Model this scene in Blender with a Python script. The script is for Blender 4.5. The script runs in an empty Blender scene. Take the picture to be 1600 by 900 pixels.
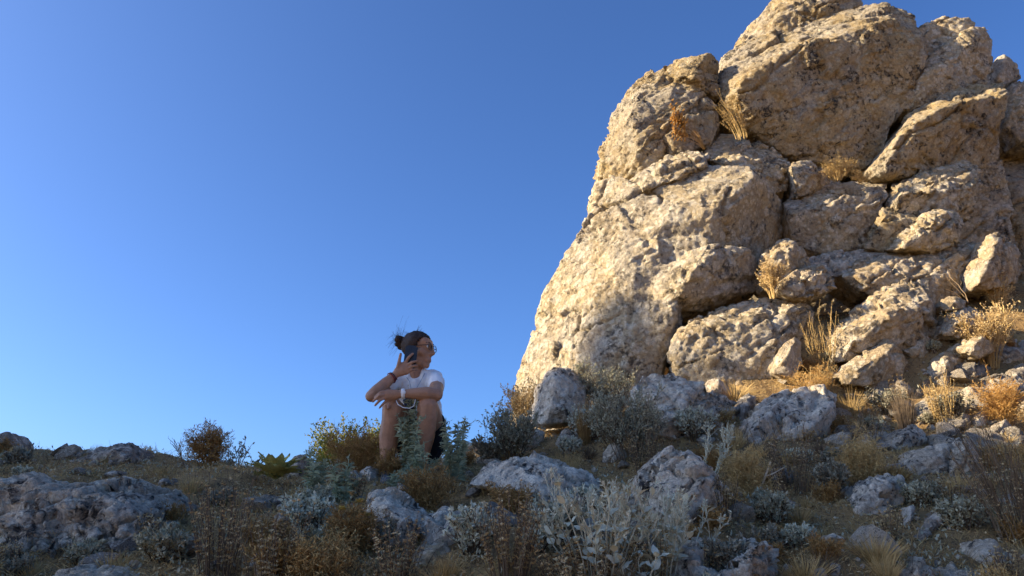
import bpy, bmesh, math, random
import numpy as np
from mathutils import Vector, Matrix
D = bpy.data
SC = bpy.context.scene
COL = SC.collection
R = math.radians

# ------------------------------------------------------------------ camera, world, sun, exposure
PITCH = R(18.0)
FPX = 1200.0                      # focal length in pixels of the 1600 px wide photograph
cam_d = D.cameras.new('camera')
cam_d.sensor_width = 36.0
cam_d.lens = 36.0 * FPX / 1600.0
cam_d.clip_start = 0.05
cam_d.clip_end = 20000
cam = D.objects.new('camera', cam_d)
COL.objects.link(cam)
cam.rotation_euler = (R(90) + PITCH, 0, 0)
SC.camera = cam

SUN_AZ = R(3)                    # how far behind the camera's left hand the sun stands
SUN_EL = R(26)
SUN = np.array([-math.cos(SUN_EL) * math.cos(SUN_AZ), -math.cos(SUN_EL) * math.sin(SUN_AZ), math.sin(SUN_EL)])
w = D.worlds.new('World')
SC.world = w
w.use_nodes = True
nt = w.node_tree
nt.nodes.clear()
sky = nt.nodes.new('ShaderNodeTexSky')
sky.sky_type = 'NISHITA'
sky.sun_disc = False
sky.sun_elevation = SUN_EL
# Nishita: rotation 0 puts the sun at +Y, positive turns it towards +X
sky.sun_rotation = math.atan2(SUN[0], SUN[1])
sky.altitude = 0
sky.air_density = 0.7
sky.dust_density = 1.8
sky.ozone_density = 10.0
bg = nt.nodes.new('ShaderNodeBackground')
bg.inputs['Strength'].default_value = 0.099
wo = nt.nodes.new('ShaderNodeOutputWorld')
nt.links.new(sky.outputs[0], bg.inputs[0])
nt.links.new(bg.outputs[0], wo.inputs[0])

sd = D.lights.new('sun', 'SUN')
sd.energy = 5.0
sd.angle = R(0.53)
sd.color = (1.0, 0.83, 0.57)
so = D.objects.new('sun', sd)
COL.objects.link(so)
so.rotation_euler = Vector(SUN).to_track_quat('Z', 'Y').to_euler()
so.location = (-10, -5, 8)

SC.view_settings.view_transform = 'Standard'
SC.view_settings.look = 'None'
SC.view_settings.exposure = 1.37
SC.view_settings.gamma = 1.0

# ------------------------------------------------------------------ helpers
CP, SP = math.cos(PITCH), math.sin(PITCH)


def at(px, py, Y):
    """the point at horizontal distance Y whose picture is pixel (px, py)"""
    x = (px - 800.0) / FPX
    y = (450.0 - py) / FPX
    d = np.array([x, CP - y * SP, SP + y * CP])
    return d * (Y / d[1])


def props(o, label=None, cat=None, group=None, kind=None):
    if label: o['label'] = label
    if cat: o['category'] = cat
    if group: o['group'] = group
    if kind: o['kind'] = kind
    return o


def mesh_np(name, V, F, smooth=True):
    """mesh from numpy verts and an (n,3) or (n,4) face array, or a list of such arrays"""
    if not isinstance(F, (list, tuple)): F = [F]
    F = [np.asarray(f, dtype=np.int32) for f in F if len(f)]
    me = D.meshes.new(name)
    V = np.ascontiguousarray(V, dtype=np.float32)
    me.vertices.add(len(V))
    me.vertices.foreach_set('co', V.ravel())
    idx = np.concatenate([f.ravel() for f in F])
    tot = np.concatenate([np.full(len(f), f.shape[1], dtype=np.int32) for f in F])
    start = np.concatenate([[0], np.cumsum(tot)[:-1]]).astype(np.int32)
    me.loops.add(len(idx))
    me.loops.foreach_set('vertex_index', idx)
    me.polygons.add(len(tot))
    me.polygons.foreach_set('loop_start', start)
    me.polygons.foreach_set('loop_total', tot)
    me.polygons.foreach_set('use_smooth', np.full(len(tot), smooth, dtype=bool))
    me.update(calc_edges=True)
    me.validate()
    return me


def link(name, me, mat=None, parent=None, loc=(0, 0, 0)):
    o = D.objects.new(name, me)
    COL.objects.link(o)
    o.location = loc
    if parent is not None: o.parent = parent
    if mat is not None and me is not None:
        me.materials.clear()
        me.materials.append(mat)
    return o


def empty(name, loc):
    o = D.objects.new(name, None)
    COL.objects.link(o)
    o.location = loc
    o.empty_display_size = 0.1
    return o


# ------------------------------------------------------------------ noise in numpy
def hsh(ix, iy, iz, s):
    n = (ix.astype(np.int64) * 374761393 + iy.astype(np.int64) * 668265263 + iz.astype(np.int64) * 1440662683 + s * 974711) & 0xFFFFFFFF
    n = n.astype(np.uint32)
    n = (n ^ (n >> np.uint32(13))) * np.uint32(1274126177)
    n = (n ^ (n >> np.uint32(15))) * np.uint32(2246822519)
    n = n ^ (n >> np.uint32(16))
    return n.astype(np.float32) / np.float32(4294967295.0)


def vnoise(p, s=0):
    i = np.floor(p)
    f = (p - i).astype(np.float32)
    i = i.astype(np.int64)
    u = f * f * f * (f * (f * 6 - 15) + 10)
    r = 0
    for dx in (0, 1):
        wx = u[:, 0] if dx else 1 - u[:, 0]
        for dy in (0, 1):
            wy = u[:, 1] if dy else 1 - u[:, 1]
            for dz in (0, 1):
                wz = u[:, 2] if dz else 1 - u[:, 2]
                r = r + wx * wy * wz * hsh(i[:, 0] + dx, i[:, 1] + dy, i[:, 2] + dz, s)
    return r * 2 - 1


def fbm(p, s=0, o=4, g=0.5):
    r = 0; a = 1.0; k = 1.0
    for j in range(o):
        r = r + a * vnoise(p * k + 17.3 * j, s + j)
        a *= g; k *= 2.03
    return r


def cells(p, s=0):
    """nearest jittered cell point: offset to it, a random vector of the cell, F1, F2"""
    b = np.floor(p - 0.5).astype(np.int64)
    n = len(p)
    f1 = np.full(n, 9.0, np.float32); f2 = np.full(n, 9.0, np.float32)
    off = np.zeros((n, 3), np.float32); cid = np.zeros((n, 3), np.int64)
    for dx in (0, 1):
        for dy in (0, 1):
            for dz in (0, 1):
                c = b + np.array([dx, dy, dz])
                q = np.stack([hsh(c[:, 0], c[:, 1], c[:, 2], s + k) for k in (0, 1, 2)], 1)
                o = (p - (c + 0.12 + 0.76 * q)).astype(np.float32)
                d = np.sqrt((o * o).sum(1))
                near = d < f1
                f2 = np.where(near, f1, np.minimum(f2, d))
                f1 = np.where(near, d, f1)
                off[near] = o[near]; cid[near] = c[near]
    g = np.stack([hsh(cid[:, 0], cid[:, 1], cid[:, 2], s + 7 + k) for k in (0, 1, 2, 3)], 1) * 2 - 1
    return off, g, f1, f2


def unit(v): return v / np.maximum(np.linalg.norm(v, axis=-1, keepdims=True), 1e-9)


def smooth_np(V, E, k=0.5, it=1):
    n = len(V)
    a = np.concatenate([E[:, 0], E[:, 1]]); b = np.concatenate([E[:, 1], E[:, 0]])
    cnt = np.maximum(np.bincount(a, minlength=n), 1)[:, None]
    for _ in range(it):
        m = np.stack([np.bincount(a, weights=V[b, j], minlength=n) for j in range(3)], 1) / cnt
        V = V + k * (m - V)
    return V


def normals_np(V, F):
    """vertex normals for a quad array"""
    a = V[F[:, 2]] - V[F[:, 0]]; b = V[F[:, 3]] - V[F[:, 1]]
    n = np.cross(a, b)
    out = np.zeros_like(V)
    for k in range(4):
        for j in range(3):
            out[:, j] += np.bincount(F[:, k], weights=n[:, j], minlength=len(V))
    return out / np.maximum(np.linalg.norm(out, axis=1, keepdims=True), 1e-9)


# ------------------------------------------------------------------ node materials
def mat_new(name):
    m = D.materials.new(name)
    m.use_nodes = True
    t = m.node_tree
    return m, t, t.nodes['Principled BSDF']


class NB:
    """small node-building helper"""
    def __init__(self, t): self.t = t
    def n(self, kind, **kw):
        x = self.t.nodes.new(kind)
        for k, v in kw.items():
            if k.startswith('i_'): x.inputs[k[2:]].default_value = v
            else: setattr(x, k, v)
        return x
    def l(self, a, b): self.t.links.new(a, b)
    def noise(self, vec, scale, detail=6, rough=0.6, dist=0.0):
        x = self.n('ShaderNodeTexNoise')
        x.inputs['Scale'].default_value = scale; x.inputs['Detail'].default_value = detail
        x.inputs['Roughness'].default_value = rough; x.inputs['Distortion'].default_value = dist
        self.l(vec, x.inputs['Vector'])
        return x.outputs['Fac']
    def voro(self, vec, scale, feature='F1', rnd=1.0):
        x = self.n('ShaderNodeTexVoronoi', feature=feature)
        x.inputs['Scale'].default_value = scale; x.inputs['Randomness'].default_value = rnd
        self.l(vec, x.inputs['Vector'])
        return x
    def ramp(self, fac, *stops):
        x = self.n('ShaderNodeValToRGB')
        e = x.color_ramp.elements
        while len(e) < len(stops): e.new(0.5)
        for k, (p, c) in enumerate(stops):
            e[k].position = p
            e[k].color = (c, c, c, 1) if isinstance(c, (int, float)) else (*c, 1)
        self.l(fac, x.inputs['Fac'])
        return x.outputs['Color']
    def mix(self, fac, a, b, blend='MIX'):
        x = self.n('ShaderNodeMix', data_type='RGBA', blend_type=blend)
        for s, v in ((x.inputs['Factor'], fac), (x.inputs['A'], a), (x.inputs['B'], b)):
            if isinstance(v, (int, float)): s.default_value = v
            elif isinstance(v, tuple): s.default_value = (*v, 1)
            else: self.l(v, s)
        return x.outputs['Result']
    def math(self, op, a, b=0.0, c=0.0):
        x = self.n('ShaderNodeMath', operation=op)
        for s, v in zip(x.inputs, (a, b, c)):
            if isinstance(v, (int, float)): s.default_value = v
            else: self.l(v, s)
        return x.outputs[0]


def col(r, g, b): return (r, g, b)


def rock_mat(name, c1, c2, lich=(0.5, 0.5, 0.46), la=0.5, stain=(0.2, 0.13, 0.08), sa=0.3, spots=0.5, bump=0.5):
    m, t, p = mat_new(name)
    b = NB(t)
    tc = b.n('ShaderNodeTexCoord'); oi = b.n('ShaderNodeObjectInfo')
    off = b.n('ShaderNodeVectorMath', operation='SCALE'); off.inputs[0].default_value = (37.0, 21.0, 53.0)
    b.l(oi.outputs['Random'], off.inputs['Scale'])
    ad = b.n('ShaderNodeVectorMath', operation='ADD')
    b.l(tc.outputs['Object'], ad.inputs[0]); b.l(off.outputs[0], ad.inputs[1])
    v = ad.outputs[0]
    big = b.noise(v, 2.2, 5, 0.65, 0.4)
    base = b.mix(b.ramp(big, (0.32, 0.0), (0.68, 1.0)), c1, c2)
    # rusty and earthy stains in broad patches
    st = b.noise(v, 3.7, 6, 0.7, 0.8)
    base = b.mix(b.math('MULTIPLY', b.ramp(st, (0.52, 0.0), (0.7, 1.0)), sa), base, stain)
    # grey weathering in wide patches and dark runs where water has come down
    wz = b.noise(v, 1.05, 5, 0.62, 1.0)
    base = b.mix(b.math('MULTIPLY', b.ramp(wz, (0.47, 0.0), (0.60, 1.0)), 0.55), base, (0.37, 0.34, 0.29))
    mp = b.n('ShaderNodeMapping'); mp.inputs['Scale'].default_value = (3.4, 3.4, 0.55)
    b.l(v, mp.inputs['Vector'])
    run = b.noise(mp.outputs[0], 1.6, 6, 0.68, 0.6)
    base = b.mix(b.math('MULTIPLY', b.ramp(run, (0.56, 0.0), (0.68, 1.0)), 0.5), base, (0.15, 0.115, 0.075))
    # crusts of pale lichen: round blotches with ragged rims, thicker where a broad noise is high
    wob = b.noise(v, 14.0, 4, 0.7)
    vo = b.voro(v, 7.0)
    d1 = b.math('ADD', vo.outputs['Distance'], b.math('MULTIPLY', wob, 0.55))
    vo2 = b.voro(v, 19.0)
    d2 = b.math('ADD', vo2.outputs['Distance'], b.math('MULTIPLY', wob, 0.6))
    broad = b.noise(v, 1.6, 3, 0.6)
    thr = b.math('MULTIPLY', broad, 0.55)
    k1 = b.ramp(b.math('SUBTRACT', d1, thr), (0.28, 1.0), (0.40, 0.0))
    k2 = b.ramp(b.math('SUBTRACT', d2, thr), (0.30, 1.0), (0.40, 0.0))
    fine = b.noise(v, 60.0, 5, 0.75)
    lm = b.math('MULTIPLY', b.math('MULTIPLY', b.math('MAXIMUM', k1, b.math('MULTIPLY', k2, 0.8)), b.ramp(fine, (0.3, 0.35), (0.6, 1.0))), la)
    base = b.mix(lm, base, lich)
    # blackish crusts and pits
    sp = b.noise(v, 24.0, 6, 0.72, 0.5)
    sp2 = b.noise(v, 5.0, 4, 0.6)
    dk = b.math('MULTIPLY', b.ramp(b.math('ADD', sp, b.math('MULTIPLY', sp2, 0.6)), (0.86, 0.0), (0.98, 1.0)), spots)
    base = b.mix(dk, base, (0.055, 0.05, 0.045))
    # grain
    gr = b.noise(v, 130.0, 4, 0.8)
    base = b.mix(1.0, base, b.ramp(gr, (0.25, (0.72, 0.72, 0.72)), (0.75, (1.22, 1.22, 1.22))), 'MULTIPLY')
    md = b.noise(v, 38.0, 5, 0.75)
    base = b.mix(1.0, base, b.ramp(md, (0.28, (0.62, 0.61, 0.60)), (0.58, (1.25, 1.25, 1.25))), 'MULTIPLY')
    b.l(base, p.inputs['Base Color'])
    p.inputs['Roughness'].default_value = 0.93
    p.inputs['Specular IOR Level'].default_value = 0.18
    h1 = b.noise(v, 9.0, 12, 0.72, 0.3)
    vc = b.voro(v, 26.0, 'DISTANCE_TO_EDGE')
    h = b.math('ADD', h1, b.math('MULTIPLY', b.ramp(vc.outputs['Distance'], (0.0, 0.0), (0.12, 1.0)), 0.05))
    h = b.math('ADD', b.math('MULTIPLY', h, 0.8), b.math('MULTIPLY', fine, 0.26))
    h = b.math('SUBTRACT', h, b.math('MULTIPLY', dk, 0.25))
    h = b.math('ADD', h, b.math('MULTIPLY', lm, 0.08))
    bp = b.n('ShaderNodeBump'); bp.inputs['Strength'].default_value = bump; bp.inputs['Distance'].default_value = 0.08
    b.l(h, bp.inputs['Height']); b.l(bp.outputs[0], p.inputs['Normal'])
    return m


def plant_mat(name, c1, c2, rough=0.8, trans=0.25, noise=0.0):
    """colour varies from leaf to leaf (each is an island) and a little along the plant"""
    m, t, p = mat_new(name)
    b = NB(t)
    g = b.n('ShaderNodeNewGeometry')
    c = b.mix(g.outputs['Random Per Island'], c1, c2)
    tc = b.n('ShaderNodeTexCoord')
    nz = b.noise(tc.outputs['Object'], 22.0, 3, 0.6)
    c = b.mix(1.0, c, b.ramp(nz, (0.3, (0.75, 0.75, 0.75)), (0.7, (1.2, 1.2, 1.2))), 'MULTIPLY')
    b.l(c, p.inputs['Base Color'])
    p.inputs['Roughness'].default_value = rough
    p.inputs['Specular IOR Level'].default_value = 0.2
    if trans > 0:
        tr = b.n('ShaderNodeBsdfTranslucent'); b.l(c, tr.inputs['Color'])
        mx = b.n('ShaderNodeMixShader'); mx.inputs[0].default_value = trans
        b.l(p.outputs[0], mx.inputs[1]); b.l(tr.outputs[0], mx.inputs[2])
        out = [x for x in t.nodes if x.type == 'OUTPUT_MATERIAL'][0]
        b.l(mx.outputs[0], out.inputs['Surface'])
    return m


def plain_mat(name, c, rough=0.6, spec=0.3, var=0.15, scale=40.0, bump=0.0, metal=0.0):
    m, t, p = mat_new(name)
    b = NB(t)
    tc = b.n('ShaderNodeTexCoord')
    nz = b.noise(tc.outputs['Object'], scale, 4, 0.6)
    c = b.mix(1.0, c, b.ramp(nz, (0.3, (1 - var,) * 3), (0.7, (1 + var,) * 3)), 'MULTIPLY')
    b.l(c, p.inputs['Base Color'])
    p.inputs['Roughness'].default_value = rough
    p.inputs['Specular IOR Level'].default_value = spec
    p.inputs['Metallic'].default_value = metal
    if bump > 0:
        bp = b.n('ShaderNodeBump'); bp.inputs['Strength'].default_value = bump; bp.inputs['Distance'].default_value = 0.01
        b.l(nz, bp.inputs['Height']); b.l(bp.outputs[0], p.inputs['Normal'])
    return m


M = {}
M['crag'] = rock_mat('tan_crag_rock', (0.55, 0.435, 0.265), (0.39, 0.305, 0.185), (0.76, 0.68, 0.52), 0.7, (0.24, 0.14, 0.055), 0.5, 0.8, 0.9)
M['tan'] = rock_mat('tan_boulder_rock', (0.48, 0.37, 0.225), (0.34, 0.26, 0.155), (0.70, 0.63, 0.49), 0.65, (0.34, 0.18, 0.06), 0.4, 0.65, 0.8)
M['grey'] = rock_mat('grey_lichened_rock', (0.60, 0.49, 0.35), (0.42, 0.335, 0.235), (0.82, 0.72, 0.55), 0.85, (0.20, 0.15, 0.10), 0.4, 1.0, 0.9)
M['pale'] = rock_mat('pale_limestone_rock', (0.78, 0.655, 0.49), (0.58, 0.48, 0.35), (0.86, 0.77, 0.60), 0.9, (0.25, 0.18, 0.12), 0.3, 1.0, 0.9)
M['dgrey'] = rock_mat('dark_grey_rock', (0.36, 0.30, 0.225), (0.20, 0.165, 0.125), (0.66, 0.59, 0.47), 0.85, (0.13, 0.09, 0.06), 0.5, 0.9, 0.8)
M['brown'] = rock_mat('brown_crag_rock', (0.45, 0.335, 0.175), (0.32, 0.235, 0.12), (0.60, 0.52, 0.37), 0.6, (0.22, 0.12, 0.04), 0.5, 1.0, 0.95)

# ------------------------------------------------------------------ the slope: one sheet out to the horizon
GC = [(-30, 752, 4.5), (60, 705, 6.2), (-120, 700, 6.3), (140, 716, 5.8), (240, 714, 5.9), (350, 728, 5.6), (430, 737, 5.2), (520, 732, 5.0),
      (620, 738, 4.9), (700, 728, 5.1), (765, 722, 5.4), (810, 700, 5.7), (300, 800, 3.9), (300, 895, 2.95), (450, 800, 3.8), (450, 895, 2.85),
      (150, 892, 3.05), (0, 897, 3.0), (100, 780, 4.0), (600, 770, 4.2), (650, 880, 3.0), (750, 800, 3.8), (750, 895, 2.8), (850, 735, 4.85),
      (855, 690, 5.45), (950, 700, 5.1), (950, 860, 3.15), (1150, 740, 4.6), (1150, 655, 5.6), (1100, 612, 6.1), (1150, 850, 3.25),
      (1250, 780, 4.05), (1250, 890, 2.95), (1300, 710, 4.8), (1330, 626, 5.85), (1400, 626, 5.8), (1400, 835, 3.5), (1400, 735, 4.45),
      (1480, 684, 5.15), (1560, 668, 5.35), (1560, 598, 5.85), (1550, 515, 6.35), (1450, 515, 6.2), (1250, 490, 6.5), (1290, 575, 6.15),
      (1560, 750, 4.3), (1560, 865, 3.3), (1580, 440, 6.9), (805, 690, 6.3), (1700, 668, 5.4), (1700, 860, 3.3)]
GP = [at(*c) for c in GC]
GP += [np.array(v) for v in ((0, 0, -1.5), (-1.6, 1.2, -.92), (1.6, 1.2, -.92), (0, 1.4, -.85), (-4, 2, -.6), (5, 2, -.4), (-4, 7.6, .4), (-1, 6.6, .36),
                             (-2, 8.5, -.2), (0.5, 8.5, 0.8), (2.5, 9, 1.85), (5, 9, 2.25), (5.5, 6.5, 1.85), (-6, 5, .15), (6, 4, .5), (0, -2, -2.4))]
GP = np.array(GP)


def _phi(r): return r


_n = len(GP)
_d = np.linalg.norm(GP[:, None, :2] - GP[None, :, :2], axis=2)
_A = np.zeros((_n + 3, _n + 3))
_A[:_n, :_n] = _phi(_d) - 0.03 * np.eye(_n)
_A[:_n, _n] = 1; _A[:_n, _n + 1:] = GP[:, :2]
_A[_n:, :_n] = _A[:_n, _n:].T
_W = np.linalg.solve(_A, np.concatenate([GP[:, 2], [0, 0, 0]]))


def ground_z(x, y):
    x = np.atleast_1d(np.asarray(x, float)); y = np.atleast_1d(np.asarray(y, float))
    cx = np.clip(x, -6, 6.5); cy = np.clip(y, -2, 9)
    r = np.sqrt((cx[:, None] - GP[None, :, 0]) ** 2 + (cy[:, None] - GP[None, :, 1]) ** 2)
    z = _phi(r) @ _W[:_n] + _W[_n] + _W[_n + 1] * cx + _W[_n + 2] * cy
    far = np.sqrt((x - cx) ** 2 + (y - cy) ** 2)
    p = np.stack([x, y, 0 * x], 1)
    z = z + 0.035 * fbm(p * 2.3, 5, 4) * np.exp(-far)
    z = z - 0.42 * np.where(y > 5, far, 0.30 * far) / (1 + far / 160.0)          # the hill falls away on every side
    z = z + np.minimum(far, 400) * 0.02 * fbm(p / 60.0 + 3, 9, 3)
    return z


def axis(lo, hi, step, far):
    a = list(np.arange(lo, hi + 1e-6, step))
    s = step; x = hi
    while x < far: s *= 1.28; x += s; a.append(x)
    s = step; x = lo; b = []
    while x > -far: s *= 1.28; x -= s; b.append(x)
    return np.array(b[::-1] + a)


gx = axis(-4.6, 5.6, 0.033, 4000); gy = axis(1.9, 7.4, 0.033, 4000)
X, Yy = np.meshgrid(gx, gy)
xf, yf = X.ravel(), Yy.ravel()
zf = np.concatenate([ground_z(xf[i:i + 20000], yf[i:i + 20000]) for i in range(0, len(xf), 20000)])
p3 = np.stack([xf, yf, zf], 1)
near = np.exp(-np.maximum(0, np.hypot(xf - .5, yf - 4.5) - 6))
zf = zf + near * (0.012 * fbm(p3 * 9, 31, 4, 0.6) + 0.008 * np.abs(vnoise(p3 * 21, 40)))
p3[:, 2] = zf
nx, ny = len(gx), len(gy)
ii = np.arange(nx * ny).reshape(ny, nx)
gf = np.stack([ii[:-1, :-1].ravel(), ii[:-1, 1:].ravel(), ii[1:, 1:].ravel(), ii[1:, :-1].ravel()], 1)

gm, t, p = mat_new('dry_hillside_soil')
b = NB(t)
tc = b.n('ShaderNodeTexCoord'); v = tc.outputs['Object']
c = b.mix(b.ramp(b.noise(v, 1.7, 5, 0.65), (0.35, 0.0), (0.65, 1.0)), (0.30, 0.19, 0.085), (0.44, 0.285, 0.125))
c = b.mix(b.ramp(b.noise(v, 6.0, 6, 0.7, 0.6), (0.5, 0.0), (0.66, 1.0)), c, (0.52, 0.355, 0.14))
c = b.mix(b.ramp(b.noise(v, 34.0, 5, 0.75), (0.52, 0.0), (0.64, 1.0)), c, (0.11, 0.075, 0.045))
c = b.mix(b.ramp(b.noise(v, 75.0, 5, 0.75), (0.58, 0.0), (0.68, 1.0)), c, (0.38, 0.31, 0.21))
b.l(c, p.inputs['Base Color']); p.inputs['Roughness'].default_value = 0.97; p.inputs['Specular IOR Level'].default_value = 0.1
h = b.math('ADD', b.noise(v, 30.0, 8, 0.75), b.math('MULTIPLY', b.noise(v, 120.0, 4, 0.7), 0.4))
bp = b.n('ShaderNodeBump'); bp.inputs['Strength'].default_value = 0.9; bp.inputs['Distance'].default_value = 0.03
b.l(h, bp.inputs['Height']); b.l(bp.outputs[0], p.inputs['Normal'])
props(link('ground', mesh_np('ground', p3, gf), gm), kind='structure')


def hit(px, py, lo=2.0, hi=12.0):
    """where the view through pixel (px, py) meets the ground; None if it misses"""
    Ys = np.arange(lo, hi, 0.02)
    P = np.array([at(px, py, y) for y in Ys])
    k = np.nonzero(P[:, 2] <= ground_z(P[:, 0], P[:, 1]))[0]
    return float(Ys[k[0]]) if len(k) else None


def on_ground(px, Y):
    """the ground point at distance Y under picture column px"""
    x = at(px, 700, Y)[0]
    return np.array([x, Y, float(ground_z(x, Y)[0])])

# ------------------------------------------------------------------ rocks: hulls of measured corner points, fused, chipped and weathered
ROCKS = []


def rock(name, label, cat, Y, th, pts, mat='tan', seed=None, voxel=None, rough=1.0, group=None, back=0.75, kind=None, drop=0.0):
    """pts: one list, or several lists that are fused; every entry (px, py, dy) is a corner at distance Y+dy"""
    if not isinstance(pts[0], list): pts = [pts]
    if Y < 5.78 and kind is None:                    # loose rocks: move along their line of sight until they bed in the ground
        fl = [q for h in pts for q in h if not isinstance(q, (int, float))]
        top = min(q[1] for q in fl); bot = max(q[1] for q in fl); cx = sum(q[0] for q in fl) / len(fl)
        g = hit(cx, bot - .16 * (bot - top)) if bot < 960 else None
        if g:
            for h in pts:
                if isinstance(h[0], (int, float)): h[0] = g + h[0] - Y
            Y = g
    hulls = []
    for h in pts:
        y0 = Y
        if isinstance(h[0], (int, float)): y0, h = h[0], h[1:]
        P = [at(q[0], q[1], y0 + (q[2] if len(q) > 2 else 0.0)) for q in h]
        c = np.mean(P, axis=0)
        B = [np.array([c[0] + (q[0] - c[0]) * back * (y0 + th) / y0, y0 + th, c[2] - drop + (q[2] - c[2]) * back * (y0 + th) / y0]) for q in P]
        hulls.append(np.array(P + B))
    ROCKS.append(dict(name=name, label=label, cat=cat, Y=Y, hulls=hulls, mat=mat, seed=seed if seed is not None else len(ROCKS) * 13 + 5,
                      voxel=voxel or max(0.0078, 0.00245 * Y), rough=rough, group=group, kind=kind))


def oval(px, py, w, h, n=9, seed=0, dy=0.12):
    """an irregular stone outline with two corners pushed out towards the viewer"""
    r = random.Random(seed * 7 + 3)
    o = []
    for k in range(n):
        a = 2 * math.pi * (k + r.uniform(-.3, .3)) / n
        s = r.uniform(.8, 1.05)
        o.append((px + w / 2 * math.cos(a) * s, py + h / 2 * math.sin(a) * s, dy))
    for k in range(3):
        o.append((px + w * r.uniform(-.28, .28), py + h * r.uniform(-.3, .25), 0))
    return o

# the crag itself: one fused mass of leaning blocks
rock('rock_outcrop', 'tall tan rock crag whose bright left face rises from the slope behind the seated person', 'crag', 6.5, 1.1, [
    # left flank
    [6.5, (794, 665, .75), (800, 618, .75), (822, 570, .7), (838, 508, .6), (852, 452, .6), (882, 394, .55), (916, 340, .5), (965, 318, .35), (1010, 380, .1),
     (1040, 460, .0), (1045, 560, 0.05), (1000, 700, .0), (850, 730, .3), (985, 430, .0), (935, 470, .12), (905, 560, .12), (975, 545, -.08), (1010, 600, -.1)],
    # upper mass with its shaded right side
    [6.6, (922, 330, .55), (985, 300, .25), (1003, 268, .4), (1080, 258, .35), (1165, 260, .12), (1180, 276, .02), (1108, 335, -.12), (1104, 385, -.1),
     (1010, 400, -.05), (920, 400, .4), (1232, 325, .72), (1218, 390, .74), (1180, 425, .5), (1050, 330, -.02)],
    # block below it, between the flank and the nose
    [6.5, (960, 380, .2), (1040, 370, .05), (1110, 372, .0), (1150, 400, .1), (1060, 480, .0), (1000, 500, -.05), (960, 470, .0), (1090, 440, .05)],
    # the nose that juts to the right
    [6.4, (1012, 440, .12), (1076, 388, .05), (1122, 379, .02), (1170, 389, .12), (1193, 424, .28), (1186, 457, .32), (1100, 486, .22), (1062, 464, -.12),
     (1088, 418, -.14), (1030, 480, -.02)],
    # foot of the nose down to the crevice
    [6.4, (1000, 470, .02), (1064, 462, -.08), (1066, 495, .08), (1048, 548, .12), (1030, 565, .1), (975, 540, .02), (985, 620, .02), (1030, 600, .08)],
    # shoulder on the skyline
    [6.65, (921, 325, .5), (932, 286, .5), (952, 274, .45), (983, 277, .3), (988, 312, .2), (945, 360, .3)],
    # buried body behind everything
    [8.0, (960, 330), (1000, 240), (1100, 200), (1250, 140), (1450, 120), (1560, 200), (1600, 420), (1500, 640), (1200, 650), (1000, 640)],
], mat='crag', voxel=0.0155, rough=1.05)

rock('boulder', "smooth rounded slab on the crag's shoulder below the top left block", 'boulder', 6.8, .7,
     [(984, 290, .15), (990, 276, .2), (1012, 255, .2), (1042, 239, .2), (1085, 229, .25), (1118, 238, .2), (1105, 256, .0), (1062, 280, -.05), (1012, 302, .0),
      (1000, 300, .0), (1030, 262, -.02), (1085, 245, 0)], mat='crag')
rock('boulder', 'pale flat topped slab under the largest boulder, at the foot of the cleft', 'boulder', 6.9, .8,
     [(1100, 236, .35), (1125, 207, .6), (1162, 210, .6), (1236, 247, .5), (1246, 262, .35), (1238, 308, .3), (1188, 306, .1), (1188, 276, .0), (1150, 262, .0), (1110, 255, .15)],
     mat='crag')
rock('boulder', 'small blunt block wedged between the pale flat slab and the straw coloured grass tuft', 'boulder', 7.0, .5,
     [(1236, 254, .1), (1258, 248, .2), (1290, 260, .3), (1302, 290, .3), (1270, 302, .1), (1239, 310, .1), (1242, 268, 0), (1268, 272, 0)], mat='crag')
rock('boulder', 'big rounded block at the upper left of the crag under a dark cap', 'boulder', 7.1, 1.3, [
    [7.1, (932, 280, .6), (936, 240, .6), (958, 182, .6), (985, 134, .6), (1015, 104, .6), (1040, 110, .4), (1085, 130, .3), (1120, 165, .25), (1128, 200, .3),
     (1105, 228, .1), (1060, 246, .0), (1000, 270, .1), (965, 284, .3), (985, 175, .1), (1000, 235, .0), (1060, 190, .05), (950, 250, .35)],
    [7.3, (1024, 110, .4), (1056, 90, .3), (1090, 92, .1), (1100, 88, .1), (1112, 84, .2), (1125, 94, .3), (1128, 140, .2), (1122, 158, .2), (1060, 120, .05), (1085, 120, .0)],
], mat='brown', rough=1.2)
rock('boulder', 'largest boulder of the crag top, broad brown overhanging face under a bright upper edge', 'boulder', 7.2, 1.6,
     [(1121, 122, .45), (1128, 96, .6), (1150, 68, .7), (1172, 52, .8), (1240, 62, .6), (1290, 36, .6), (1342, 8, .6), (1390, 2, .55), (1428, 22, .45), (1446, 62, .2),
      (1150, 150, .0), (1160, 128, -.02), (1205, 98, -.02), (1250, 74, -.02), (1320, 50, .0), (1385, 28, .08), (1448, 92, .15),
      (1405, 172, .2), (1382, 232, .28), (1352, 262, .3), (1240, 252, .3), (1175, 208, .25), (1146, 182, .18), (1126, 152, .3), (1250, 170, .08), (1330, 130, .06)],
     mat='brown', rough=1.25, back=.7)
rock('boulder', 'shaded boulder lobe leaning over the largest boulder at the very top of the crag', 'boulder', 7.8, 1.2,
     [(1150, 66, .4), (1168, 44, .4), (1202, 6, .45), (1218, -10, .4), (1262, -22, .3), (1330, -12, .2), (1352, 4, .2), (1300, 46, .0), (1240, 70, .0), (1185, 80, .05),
      (1215, 30, .0), (1290, 10, .0)], mat='brown', rough=1.2)
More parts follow.
